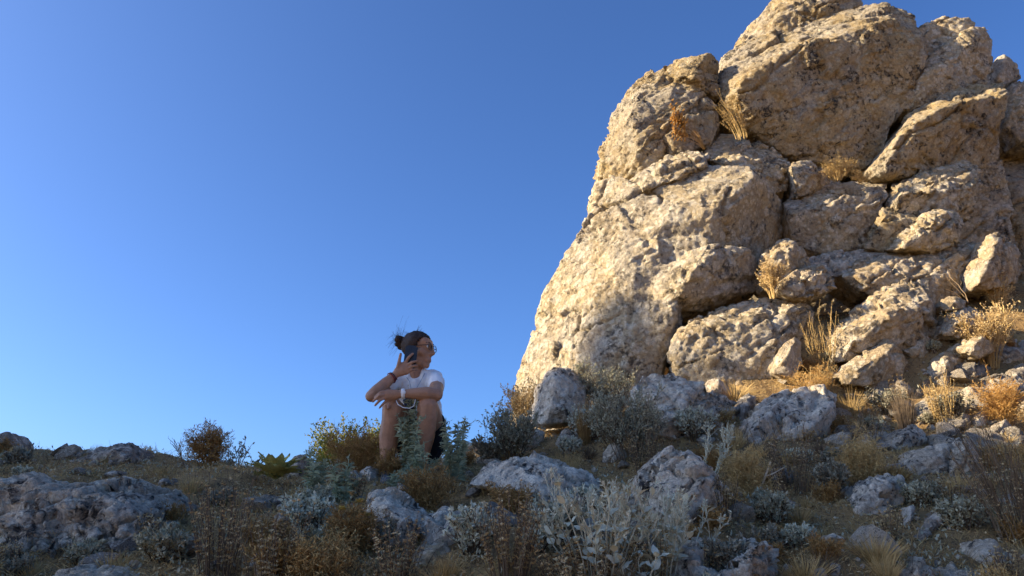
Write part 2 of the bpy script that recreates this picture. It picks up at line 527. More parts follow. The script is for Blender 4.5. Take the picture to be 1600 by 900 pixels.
rock('boulder', 'rough upright slab split by slanting cracks at the right end of the crag top', 'boulder', 7.35, 1.0, [
    [7.35, (1392, 168, .1), (1408, 134, .1), (1440, 96, .15), (1480, 62, .2), (1520, 42, .25), (1545, 42, .3), (1556, 56, .3), (1557, 96, .3), (1540, 128, .3),
     (1480, 152, .1), (1420, 172, .05), (1450, 120, .0), (1510, 75, .08)],
    [7.6, (1424, 60, .1), (1440, 38, .15), (1472, 27, .2), (1512, 31, .2), (1530, 44, .2), (1490, 72, 0), (1430, 90, .0)],
], mat='crag', rough=1.4)
rock('boulder', 'tilted brown fronted slab whose left edge is a long bright strip', 'boulder', 7.0, 1.1,
     [(1349, 277, .22), (1388, 214, .35), (1422, 174, .4), (1470, 146, .45), (1512, 128, .5), (1571, 125, .45), (1577, 146, .1), (1563, 208, .25), (1541, 262, .38),
      (1480, 278, .36), (1376, 280, .15), (1376, 270, .02), (1404, 212, -.04), (1440, 186, -.06), (1472, 168, -.06), (1540, 152, .0)], mat='brown', rough=.9, back=.7)
rock('boulder', 'small sunlit pinnacle on the skyline at the far right of the crag', 'boulder', 8.1, .5,
     [(1553, 96, .1), (1560, 86, .1), (1572, 82, .05), (1592, 98, .1), (1596, 124, .1), (1572, 132, .0), (1558, 124, .0), (1575, 100, -.03)], mat='crag')
rock('boulder', 'half shaded boulder cut by the right edge of the picture beside the tilted slab', 'boulder', 7.9, .8,
     [(1572, 136, .1), (1588, 122, .15), (1630, 112, .2), (1680, 150, .2), (1680, 250, .2), (1600, 222, .0), (1572, 196, .05), (1595, 150, -.05)], mat='crag')
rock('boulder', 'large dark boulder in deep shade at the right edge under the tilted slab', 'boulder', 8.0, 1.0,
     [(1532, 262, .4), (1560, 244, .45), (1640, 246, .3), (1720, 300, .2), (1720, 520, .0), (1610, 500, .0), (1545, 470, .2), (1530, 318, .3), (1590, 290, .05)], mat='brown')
rock('boulder', 'wide block left of the narrow crack, a diagonal shadow across its front', 'boulder', 6.9, .9,
     [(1222, 316, .3), (1262, 296, .4), (1310, 281, .45), (1360, 277, .45), (1389, 286, .35), (1388, 310, .15), (1357, 386, .12), (1290, 400, .12), (1238, 384, .2),
      (1232, 335, .1), (1290, 322, .02), (1350, 330, .02), (1372, 298, .12)], mat='crag')
rock('boulder', 'squat block with a sunlit sloping top and brown front, right of the narrow crack', 'boulder', 6.8, .9,
     [(1392, 318, .2), (1402, 282, .3), (1440, 262, .4), (1480, 251, .45), (1512, 250, .45), (1533, 260, .4), (1531, 290, .25), (1518, 338, .2), (1495, 352, .2),
      (1440, 332, .1), (1400, 336, .1), (1402, 306, .0), (1450, 290, -.03), (1520, 285, .06)], mat='crag')
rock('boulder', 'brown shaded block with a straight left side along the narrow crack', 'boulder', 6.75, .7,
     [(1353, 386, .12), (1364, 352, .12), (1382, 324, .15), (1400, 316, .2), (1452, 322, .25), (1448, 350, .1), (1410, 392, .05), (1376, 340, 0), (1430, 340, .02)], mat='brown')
rock('boulder', 'wedge shaped slab with one bright diagonal edge leaning on the brown shaded block', 'boulder', 6.6, .6,
     [(1383, 390, .1), (1420, 352, .15), (1452, 324, .25), (1490, 328, .3), (1509, 346, .25), (1500, 380, .15), (1450, 394, .1), (1410, 386, -.05), (1462, 336, .0), (1496, 350, .05)],
     mat='crag')
rock('boulder', 'pointed block behind the grey leaved shrub, below the shaded side of the crag', 'boulder', 6.4, .5,
     [(1184, 404, .15), (1200, 384, .2), (1218, 372, .2), (1240, 371, .2), (1256, 388, .25), (1272, 410, .25), (1262, 440, .15), (1225, 462, .05), (1192, 452, .05),
      (1242, 384, .0), (1240, 410, -.02), (1210, 400, -.02)], mat='tan')
rock('boulder', 'low flat topped stone in front of the pointed block, beside the tall straw stalks', 'boulder', 6.2, .5,
     [(1208, 456, .1), (1222, 432, .2), (1248, 418, .3), (1286, 411, .3), (1306, 434, .25), (1310, 452, .15), (1280, 462, .05), (1240, 464, .02), (1280, 424, .02), (1235, 444, .0)], mat='tan')
rock('boulder', 'shaded grey ledge lying flat under the wide block', 'boulder', 6.55, .7,
     [(1255, 408, .2), (1290, 394, .4), (1345, 390, .45), (1400, 390, .4), (1395, 412, .05), (1340, 430, .0), (1270, 430, .05)], mat='grey')
rock('boulder', 'broad pale boulder in the middle of the rubble, flat and speckled with lichen', 'boulder', 6.4, .7,
     [(1303, 432, .15), (1335, 406, .35), (1380, 394, .45), (1440, 384, .5), (1500, 371, .55), (1531, 378, .5), (1532, 402, .35), (1512, 455, .2), (1470, 474, .1),
      (1420, 476, .05), (1350, 458, .05), (1395, 420, .1), (1470, 430, .05), (1440, 400, .25), (1340, 430, .0)], mat='tan', rough=1.2)
rock('boulder', 'upright pointed boulder right of the broad pale boulder', 'boulder', 6.3, .6,
     [(1513, 434, .15), (1522, 408, .2), (1534, 388, .2), (1546, 364, .2), (1564, 360, .2), (1580, 376, .3), (1594, 396, .35), (1594, 442, .3), (1560, 454, .1), (1524, 448, .05),
      (1556, 384, .0), (1540, 420, -.03), (1578, 410, .12)], mat='tan')
rock('boulder', 'big square block under the jutting nose of the crag, half in shadow', 'boulder', 6.1, .8,
     [(1046, 552, .12), (1058, 520, .15), (1080, 492, .25), (1150, 474, .35), (1190, 464, .4), (1262, 466, .4), (1276, 482, .35), (1278, 540, .35), (1270, 600, .3), (1200, 622, .05),
      (1110, 612, .0), (1062, 592, .05), (1100, 510, .08), (1180, 500, .08), (1242, 486, .12), (1222, 540, .02), (1205, 600, .0), (1110, 570, .0)], mat='crag', rough=1.1)
rock('boulder', 'small smooth leaning stone, bright on its left, at the foot of the big square block', 'boulder', 5.9, .3,
     [(1206, 582, .05), (1212, 555, .08), (1225, 534, .1), (1240, 524, .1), (1252, 532, .12), (1256, 575, .12), (1240, 596, .05), (1238, 540, .0), (1222, 565, -.02), (1236, 575, .0)],
     mat='tan', rough=.5)
rock('boulder', 'long tilted sunlit boulder with a blunt left end, above the pale sloping rock', 'boulder', 5.95, .6,
     [(1297, 548, .15), (1302, 524, .15), (1314, 505, .15), (1345, 476, .25), (1384, 442, .35), (1420, 431, .4), (1452, 446, .4), (1470, 480, .35), (1474, 524, .25),
      (1440, 540, .1), (1385, 552, .1), (1330, 566, .08), (1306, 566, .08), (1330, 512, .0), (1390, 492, -.08), (1450, 478, .02), (1320, 545, .0), (1350, 530, -.03), (1400, 450, .18)],
     mat='tan', rough=.9)
rock('boulder', 'pale sloping rock just below the long tilted boulder, bright left top and dark right side', 'boulder', 5.8, .45,
     [(1298, 586, .1), (1320, 566, .12), (1352, 546, .15), (1384, 527, .2), (1400, 536, .2), (1420, 560, .25), (1420, 596, .2), (1370, 606, .05), (1320, 600, .0), (1388, 552, .0), (1340, 575, -.03)],
     mat='tan')
rock('boulder', 'sunlit angular block tucked under the right end of the long tilted boulder', 'boulder', 5.75, .35,
     [(1392, 532, .1), (1408, 520, .12), (1430, 511, .15), (1446, 507, .15), (1456, 520, .15), (1478, 550, .2), (1460, 570, .12), (1436, 566, .0), (1415, 552, .0), (1450, 530, .0), (1442, 552, -.03)],
     mat='tan', rough=.8)
rock('stone', 'grey shaded stone between the long tilted boulder and the golden bush', 'stone', 5.95, .4,
     [(1468, 506, .1), (1482, 486, .15), (1496, 477, .2), (1520, 480, .2), (1546, 496, .2), (1545, 520, .15), (1500, 530, .02), (1474, 522, .02), (1500, 500, -.03)], mat='tan')
rock('stone', 'small layered pale stone at the foot of the broad pale boulder', 'stone', 6.1, .25,
     [(1466, 478, .05), (1474, 464, .1), (1494, 461, .1), (1513, 470, .1), (1510, 482, .02), (1480, 486, 0), (1490, 472, -.02)], mat='tan')
rock('stone', 'rounded stone behind the whorled dry stalks, below the angular block', 'stone', 5.65, .35,
     [(1446, 580, .08), (1458, 560, .1), (1476, 548, .12), (1498, 544, .15), (1512, 556, .15), (1512, 590, .12), (1476, 606, .0), (1452, 598, .0), (1480, 570, -.04)], mat='tan')
rock('stone', 'wedge stone with a bright pointed left end, below the grey shaded stone', 'stone', 5.8, .35,
     [(1492, 544, .08), (1508, 528, .12), (1530, 516, .18), (1560, 511, .2), (1576, 522, .2), (1552, 552, .1), (1530, 560, .02), (1510, 552, .0), (1528, 534, -.03)], mat='tan')
rock('boulder', 'pale boulder with a bright flat top at the right edge under the golden bush', 'boulder', 5.65, .5,
     [(1527, 566, .1), (1540, 544, .15), (1560, 530, .25), (1600, 521, .3), (1650, 526, .3), (1655, 556, .15), (1600, 562, .0), (1556, 580, .0), (1545, 556, .0), (1590, 545, .02)], mat='tan')
rock('stone', 'thin shaded slab lying under the pale boulder with the bright flat top', 'stone', 5.6, .35,
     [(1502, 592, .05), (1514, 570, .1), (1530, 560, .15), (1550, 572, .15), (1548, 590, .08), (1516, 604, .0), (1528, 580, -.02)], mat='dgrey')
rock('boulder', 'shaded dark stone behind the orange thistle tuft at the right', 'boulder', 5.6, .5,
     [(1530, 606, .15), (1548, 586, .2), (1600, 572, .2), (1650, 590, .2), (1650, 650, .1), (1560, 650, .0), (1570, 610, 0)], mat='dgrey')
rock('stone', 'sunlit cream stone with a rough top in front of the thin shaded slab', 'stone', 5.35, .3,
     [(1502, 612, .08), (1512, 601, .1), (1528, 602, .12), (1548, 608, .14), (1556, 624, .14), (1550, 644, .08), (1522, 646, .0), (1508, 632, .0), (1528, 620, -.03)], mat='tan')
rock('stone', 'small white lichened stone directly below the sunlit cream stone', 'stone', 5.2, .2,
     [(1520, 652, .05), (1532, 641, .07), (1546, 644, .08), (1552, 660, .08), (1540, 672, .0), (1524, 668, .0), (1536, 654, -.02)], mat='grey')
rock('stone', 'pale stone cut by the right edge below the orange thistle tuft', 'stone', 5.2, .3,
     [(1589, 645, .05), (1598, 628, .1), (1625, 620, .12), (1640, 650, .1), (1610, 664, .0), (1596, 660, .0), (1608, 642, -.03)], mat='tan')
rock('boulder', 'dull smooth boulder in the shade below the dark dry grass on the right', 'boulder', 5.2, .45,
     [(1422, 652, .1), (1432, 632, .15), (1446, 618, .2), (1462, 616, .2), (1478, 628, .2), (1492, 652, .18), (1470, 666, .02), (1430, 664, .02), (1455, 638, -.02)], mat='tan', rough=.6)
rock('stone', 'lone grey stone capped with white lichen near the right edge', 'stone', 4.95, .25,
     [(1550, 684, .08), (1558, 664, .1), (1570, 655, .1), (1580, 662, .12), (1584, 682, .1), (1566, 694, .0), (1566, 672, -.02)], mat='grey')

# rocks in the shade
rock('boulder', 'upright grey rock with a ribbed face against the foot of the sunlit crag', 'boulder', 5.65, .6,
     [(828, 660, .2), (834, 616, .25), (846, 586, .25), (862, 569, .25), (874, 571, .2), (884, 580, .2), (900, 581, .25), (922, 600, .3), (916, 630, .2), (898, 662, .05), (850, 664, .02),
      (868, 590, .0), (900, 610, .02), (860, 640, -.05), (892, 640, -.03)], mat='pale', rough=1.1)
rock('boulder', 'big pale grey boulder with a dark right side behind the fine grey shrub', 'boulder', 5.4, .7,
     [(985, 606, .3), (1002, 586, .35), (1016, 580, .35), (1052, 588, .35), (1100, 602, .3), (1126, 612, .35), (1154, 632, .4), (1156, 690, .35), (1110, 712, .1), (1050, 690, .0),
      (1000, 672, .02), (1082, 628, .02), (1062, 656, -.06), (1030, 640, -.02), (1105, 660, .1)], mat='pale', rough=1.2)
rock('stone', 'small pale peaked stone on the right shoulder of the big pale grey boulder', 'stone', 5.5, .35,
     [(1094, 612, .05), (1104, 596, .1), (1120, 587, .1), (1136, 600, .12), (1152, 626, .15), (1138, 646, .05), (1110, 636, .0), (1124, 606, -.03)], mat='grey')
rock('stone', 'dull stone in the gap between the big pale boulder and the cracked boulder', 'stone', 5.4, .4,
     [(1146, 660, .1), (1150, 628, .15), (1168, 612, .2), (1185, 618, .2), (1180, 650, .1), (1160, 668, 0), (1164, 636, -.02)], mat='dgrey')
rock('boulder', 'grey boulder split by a deep black crack, smooth domed right half', 'boulder', 5.1, .7, [
    [5.1, (1158, 694, .1), (1162, 662, .15), (1180, 634, .25), (1210, 616, .32), (1237, 604, .35), (1236, 630, .2), (1219, 664, .1), (1206, 700, .05), (1180, 712, .0), (1195, 655, .02), (1172, 680, .0)],
    [5.1, (1245, 603, .35), (1262, 599, .38), (1290, 600, .4), (1308, 618, .42), (1311, 664, .38), (1300, 700, .3), (1250, 708, .1), (1222, 690, .05), (1228, 664, .02), (1246, 634, .15), (1300, 640, .12), (1262, 668, .0)],
], mat='pale', rough=.9)
rock('boulder', 'large pointed boulder with a white lichened left face and a black right side', 'boulder', 4.1, .6,
     [(998, 760, .15), (1004, 738, .15), (1034, 708, .2), (1052, 694, .22), (1066, 696, .22), (1090, 712, .2), (1120, 736, .32), (1150, 772, .4), (1156, 820, .35), (1100, 850, .05), (1050, 836, .0),
      (1015, 806, .05), (1092, 728, .0), (1098, 752, -.03), (1064, 792, -.08), (1030, 760, .0)], mat='pale', rough=1.0)
rock('boulder', 'broad bluish pale slab with a smooth sloping face right of the person', 'boulder', 4.55, .6,
     [(730, 752, .2), (752, 728, .3), (786, 712, .35), (836, 706, .4), (892, 724, .4), (936, 744, .4), (946, 790, .2), (880, 806, .0), (820, 778, .0), (770, 764, .02), (850, 745, .05)],
     mat='pale', rough=.7)
rock('stone', 'small pale rock just above the broad bluish slab', 'stone', 5.0, .35,
     [(806, 690, .05), (814, 676, .1), (834, 667, .15), (852, 674, .15), (846, 698, .05), (820, 712, .0), (830, 682, -.02)], mat='pale')
rock('stone', 'four sided grey stone in front of the upright ribbed rock', 'stone', 4.95, .35,
     [(866, 694, .06), (876, 674, .1), (887, 667, .1), (912, 686, .14), (916, 704, .1), (890, 712, .0), (884, 686, -.03)], mat='grey', rough=.7)
rock('boulder', 'two humped rock covered in round white lichen patches in the middle foreground', 'boulder', 3.5, .5, [
    [3.5, (556, 826, .1), (562, 796, .12), (576, 772, .2), (604, 764, .25), (634, 774, .25), (662, 802, .2), (664, 836, .05), (612, 858, .0), (574, 850, .02), (600, 790, .02), (630, 815, -.02)],
    [3.5, (648, 836, .1), (664, 808, .15), (702, 799, .2), (736, 804, .22), (757, 828, .2), (756, 860, .12), (706, 878, .0), (660, 864, .02), (700, 825, -.02), (735, 830, .05)],
], mat='pale', rough=1.0)
rock('stone', 'brown flat stone lying below the two humped lichened rock', 'stone', 3.2, .3,
     [(640, 868, .05), (656, 852, .12), (696, 848, .14), (706, 864, .08), (694, 884, .0), (650, 888, .0), (676, 862, -.01)], mat='tan', rough=.6)
rock('stone', 'thin grey shard standing between the two humped rock and the brown thistles', 'stone', 3.9, .2,
     [(614, 768, .05), (622, 752, .06), (636, 760, .06), (640, 780, .05), (624, 784, 0), (628, 764, -.02)], mat='grey')
rock('stone', 'pale angular stone in front of the brown thistle bushes by the person', 'stone', 4.3, .3,
     [(560, 740, .08), (570, 728, .1), (580, 725, .1), (598, 738, .14), (602, 756, .1), (578, 764, .0), (580, 742, -.03)], mat='pale', rough=.7)
rock('stone', 'low pale stone beside the pale angular one, toward the blue green thistles', 'stone', 4.3, .25,
     [(530, 750, .05), (540, 738, .1), (556, 734, .1), (568, 748, .1), (556, 760, .0), (540, 760, .0), (552, 745, -.02)], mat='grey')
rock('boulder', 'flat round rock with a sharp under edge and knobbly lichen in the lower right', 'boulder', 3.9, .45,
     [(1322, 806, .08), (1332, 782, .12), (1346, 758, .18), (1372, 741, .24), (1408, 744, .25), (1420, 762, .24), (1412, 782, .14), (1388, 808, .04), (1362, 824, .0), (1334, 820, .02),
      (1380, 770, .06), (1350, 790, .02)], mat='pale', rough=1.2)
rock('stone', 'long grey tilted stone pointing up to the right in the lower right', 'stone', 3.45, .2,
     [(1412, 852, .02), (1420, 836, .05), (1448, 812, .1), (1474, 794, .14), (1477, 806, .12), (1466, 834, .06), (1440, 856, .0), (1422, 860, .0), (1446, 832, -.02)], mat='dgrey', rough=.6)
rock('stone', 'narrow upright stone left of the long grey tilted one', 'stone', 3.6, .15,
     [(1408, 826, .02), (1416, 806, .04), (1422, 788, .05), (1432, 790, .06), (1433, 812, .05), (1424, 828, .0), (1424, 806, -.02)], mat='dgrey', rough=.6)
rock('boulder', 'long low rock crossing the bottom edge, pale knob at its left end', 'boulder', 3.0, .4, [
    [3.0, (1400, 912, .05), (1406, 880, .1), (1424, 866, .15), (1446, 866, .15), (1470, 884, .15), (1476, 916, .05), (1430, 930, .0), (1434, 884, -.02)],
    [3.0, (1450, 920, .05), (1462, 888, .14), (1510, 886, .16), (1556, 892, .16), (1562, 924, .05), (1500, 940, .0), (1510, 902, .02)],
], mat='grey')
rock('boulder', 'big pale rock crossing the bottom edge below the pointed boulder', 'boulder', 2.95, .45, [
    [2.95, (1030, 905, .08), (1040, 874, .14), (1060, 852, .2), (1100, 846, .24), (1140, 852, .24), (1150, 900, .05), (1090, 940, .0), (1085, 876, .02)],
    [2.9, (1090, 910, .05), (1130, 874, .08), (1176, 840, .14), (1200, 842, .16), (1220, 868, .2), (1216, 920, .15), (1130, 940, .0), (1182, 866, .0), (1150, 900, -.02)],
], mat='pale', rough=1.1)
rock('stone', 'pale knobbly stone above the flat round rock', 'stone', 4.6, .3,
     [(1380, 696, .06), (1386, 680, .1), (1400, 670, .12), (1424, 664, .14), (1442, 672, .15), (1448, 694, .12), (1420, 712, .02), (1390, 714, .0), (1412, 684, -.02)], mat='grey', rough=1.2)
rock('boulder', 'grey sloping rock just left of the grey peaked rock', 'boulder', 4.35, .4,
     [(1414, 730, .08), (1432, 704, .16), (1462, 692, .2), (1494, 684, .22), (1496, 706, .12), (1484, 740, .02), (1440, 756, .0), (1462, 712, .02)], mat='grey')
rock('boulder', 'grey peaked rock leaning against the grey sloping rock on the right', 'boulder', 4.3, .4,
     [(1478, 748, .05), (1486, 718, .08), (1496, 692, .12), (1511, 677, .16), (1528, 694, .2), (1548, 722, .22), (1540, 756, .1), (1500, 764, .0), (1510, 700, .0), (1520, 730, -.01)], mat='grey')
rock('stone', 'small pale stone left of the knobbly stone, behind the fluffy tan thistle', 'stone', 4.7, .25,
     [(1336, 696, .05), (1346, 682, .08), (1366, 669, .1), (1383, 674, .12), (1384, 694, .08), (1356, 706, .0), (1364, 684, -.02)], mat='grey')
rock('boulder', 'flat dull rock in the lower right corner with a pale lichen edge', 'boulder', 3.2, .35,
     [(1518, 860, .1), (1526, 846, .14), (1556, 844, .16), (1594, 866, .14), (1602, 886, .08), (1568, 898, .0), (1536, 880, .02), (1556, 864, .02)], mat='grey', rough=.8)
rock('stone', 'dark stone half hidden among the whorled stalks below the cracked boulder', 'stone', 4.35, .3,
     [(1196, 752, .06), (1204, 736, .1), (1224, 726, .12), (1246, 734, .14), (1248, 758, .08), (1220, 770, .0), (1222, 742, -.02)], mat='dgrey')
rock('stone', 'small round grey stone below the dark stone among the stalks', 'stone', 3.95, .15, oval(1238, 792, 30, 28, seed=3), mat='grey')

# left side
rock('boulder', 'huge dark grey boulder filling the lower left corner', 'boulder', 3.35, .8, [
    [3.35, (-80, 890, .2), (-80, 770, .3), (-20, 754, .4), (40, 746, .42), (120, 757, .4), (130, 880, .05), (60, 890, .05), (10, 872, .0), (-20, 800, .05), (60, 780, .1), (90, 850, -.02)],
    [3.35, (70, 765, .3), (120, 756, .4), (196, 751, .42), (232, 758, .42), (262, 778, .4), (273, 800, .38), (270, 830, .3), (248, 870, .12), (190, 888, .02), (110, 886, .0), (90, 800, .05),
     (190, 776, .1), (238, 800, .12), (180, 840, -.04)],
], mat='grey', rough=1.2, voxel=.0085)
rock('stone', 'pale flat stone under the huge dark boulder at the bottom edge', 'stone', 2.95, .35,
     [(66, 906, .05), (80, 892, .12), (120, 884, .16), (170, 886, .16), (216, 896, .14), (220, 925, .0), (130, 940, .0), (140, 898, .02)], mat='grey')
rock('boulder', 'grey boulder with a straight flat top on the left skyline', 'boulder', 5.5, .5,
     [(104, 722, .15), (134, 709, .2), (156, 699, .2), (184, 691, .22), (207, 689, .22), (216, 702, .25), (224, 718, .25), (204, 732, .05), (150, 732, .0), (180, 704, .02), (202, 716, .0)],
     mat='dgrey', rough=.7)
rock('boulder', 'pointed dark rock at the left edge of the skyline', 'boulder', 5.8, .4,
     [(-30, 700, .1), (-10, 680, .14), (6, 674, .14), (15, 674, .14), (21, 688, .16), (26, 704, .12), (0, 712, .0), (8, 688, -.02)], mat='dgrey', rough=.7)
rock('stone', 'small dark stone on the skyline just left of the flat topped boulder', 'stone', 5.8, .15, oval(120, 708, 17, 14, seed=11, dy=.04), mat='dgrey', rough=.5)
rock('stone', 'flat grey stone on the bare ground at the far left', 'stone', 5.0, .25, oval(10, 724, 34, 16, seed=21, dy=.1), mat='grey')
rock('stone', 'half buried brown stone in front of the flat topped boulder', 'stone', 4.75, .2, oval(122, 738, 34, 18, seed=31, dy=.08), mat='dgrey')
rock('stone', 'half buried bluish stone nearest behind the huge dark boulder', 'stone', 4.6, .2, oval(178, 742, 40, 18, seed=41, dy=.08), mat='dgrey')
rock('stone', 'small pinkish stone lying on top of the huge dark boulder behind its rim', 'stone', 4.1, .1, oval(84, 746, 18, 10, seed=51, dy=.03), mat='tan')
rock('boulder', 'pale grey rock on the skyline right of the broad leaved rosette', 'boulder', 4.85, .35,
     [(446, 742, .08), (450, 722, .12), (460, 711, .14), (474, 708, .14), (483, 716, .16), (488, 742, .12), (470, 756, .0), (464, 724, -.02)], mat='grey', rough=.8)
rock('stone', 'long low grey stone below the broad leaved rosette', 'stone', 4.15, .2,
     [(396, 782, .04), (410, 771, .1), (440, 774, .1), (466, 784, .1), (460, 797, .0), (420, 796, .0), (430, 782, -.01)], mat='dgrey')
rock('stone', 'pale lens shaped stone beneath the long low grey stone', 'stone', 3.75, .2,
     [(422, 812, .04), (432, 800, .1), (452, 804, .1), (468, 816, .1), (456, 828, .0), (430, 828, .0), (444, 812, -.01)], mat='grey')
rock('stone', 'grey slab leaning at the bottom edge among the dark stalks', 'stone', 3.1, .25,
     [(384, 892, .02), (394, 868, .05), (416, 848, .1), (434, 842, .12), (436, 862, .08), (412, 900, .0), (412, 868, -.02)], mat='grey', rough=.6)
rock('stone', 'flat pale stone under the blue green thistle plants', 'stone', 4.2, .2,
     [(486, 774, .04), (496, 760, .1), (516, 756, .1), (530, 770, .1), (516, 782, .0), (494, 782, .0), (508, 766, -.01)], mat='grey')
rock('stone', 'grey stone lying right of the huge dark boulder near its upper corner', 'stone', 4.3, .2, oval(262, 756, 40, 22, seed=61, dy=.08), mat='dgrey')
rock('stone', 'pale stone in the rubble left of the flat round rock, biggest of that cluster', 'stone', 3.65, .15, oval(1306, 846, 38, 34, seed=71, dy=.06), mat='grey')
rock('stone', 'white chip of stone above the biggest rubble stone, left of the flat round rock', 'stone', 3.75, .1, oval(1304, 816, 18, 14, seed=81, dy=.03), mat='grey')
rock('stone', 'low grey stone under the sharp edge of the flat round rock', 'stone', 3.55, .15, oval(1366, 836, 40, 20, seed=91, dy=.06), mat='dgrey')
rock('stone', 'small flat stone by the tip of the long grey tilted stone', 'stone', 3.5, .08, oval(1484, 820, 20, 14, seed=101, dy=.03), mat='dgrey')
rock('stone', 'pale stone sticking out at the bottom edge left of the long low rock', 'stone', 2.95, .15, oval(1306, 890, 30, 26, seed=111, dy=.06), mat='grey')
rock('stone', 'triangular pale chip on the ground right of the lower big rock', 'stone', 3.3, .08, oval(1250, 862, 22, 16, seed=121, dy=.03), mat='grey')
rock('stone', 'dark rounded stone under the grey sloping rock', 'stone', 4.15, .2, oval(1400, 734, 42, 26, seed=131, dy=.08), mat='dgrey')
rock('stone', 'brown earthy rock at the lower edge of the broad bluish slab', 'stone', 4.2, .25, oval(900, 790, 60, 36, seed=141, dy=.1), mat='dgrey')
rock('stone', 'pale stone half hidden at the foot of the fine grey shrub', 'stone', 4.7, .25, oval(962, 712, 48, 46, seed=151, dy=.08), mat='grey')
rock('stone', 'warm sunlit rock beyond the crest between the person and the crag', 'stone', 6.2, .4,
     [(705, 712, .1), (714, 700, .12), (730, 690, .15), (748, 690, .15), (760, 704, .15), (740, 722, .0), (716, 722, .0), (728, 702, -.03)], mat='tan')
rock('stone', 'low dark stone showing through the dead grass right of the two humped rock', 'stone', 3.9, .2, oval(745, 772, 44, 26, seed=171, dy=.08), mat='dgrey')
BLOCKER_PARTS = [(2.1, 3.2, 2.26, 0, 4), (2.0, 5.1, 2.20, 0, 5), (4.0, 5.44, 2.02, 0, 4), (4.5, 5.72, 1.74, 0, 4), (5.0, 5.9, 1.44, 0, 3), (5.0, 8.5, 0.06, 0, 3)]  # outline of the unseen added mass, set by where its shadow should end
BLOCKER_TOWERS = [(6.20, 6.58, 2.44, .2, 1.8), (5.95, 6.12, 2.14, .3, 1.6)]  # unseen towers added on top to throw blob shadows onto the crag

# unseen rock mass added left of the camera, shaped to shade the near slope
rock('shade_blocker', None, None, 1, 1, [[(0, 0), (1, 0), (0, 1)]], mat='tan', voxel=0.14, rough=1.0, kind='structure')
BLOCKER = ROCKS[-1]
BLOCKER['name'] = 'sun_blocker'
SU = np.array([-math.sin(SUN_AZ), math.cos(SUN_AZ), 0.0])          # across the sunlight, away from the camera
SV = np.array([math.sin(SUN_EL) * math.cos(SUN_AZ), math.sin(SUN_EL) * math.sin(SUN_AZ), math.cos(SUN_EL)])
SH = np.array([SUN[0], SUN[1], 0.0]); SH /= np.linalg.norm(SH)
HDIST = 17.0


def blocker_part(u0, u1, vtop, d0=0.0, d1=5.0, taper=0.7, bottom=-6.0):
    """a piece of the unseen sun blocker: spans u0..u1 across the light and reaches vtop as the sun sees it"""
    P = []
    for dd, k in ((d0, 1.0), (d1, 1.0)):
        dist = HDIST + dd
        top = vtop / math.cos(SUN_EL) + dist * math.tan(SUN_EL)
        for u, z in ((u0, bottom), (u1, bottom), (u0 + .0, top - .5), (u1, top - .25), (u0 + (u1 - u0) * .3, top), (u0 + (u1 - u0) * .8, top)):
            P.append(SH * dist + SU * u + np.array([0, 0, z]))
    return np.array(P)


BLOCKER['hulls'] = [blocker_part(*a) for a in BLOCKER_PARTS]
BLOCKER['rough'] = .14
for a in BLOCKER_TOWERS:
    ROCKS.append(dict(BLOCKER, hulls=[blocker_part(*a, bottom=7.0)], voxel=.055, seed=977, rough=.05))

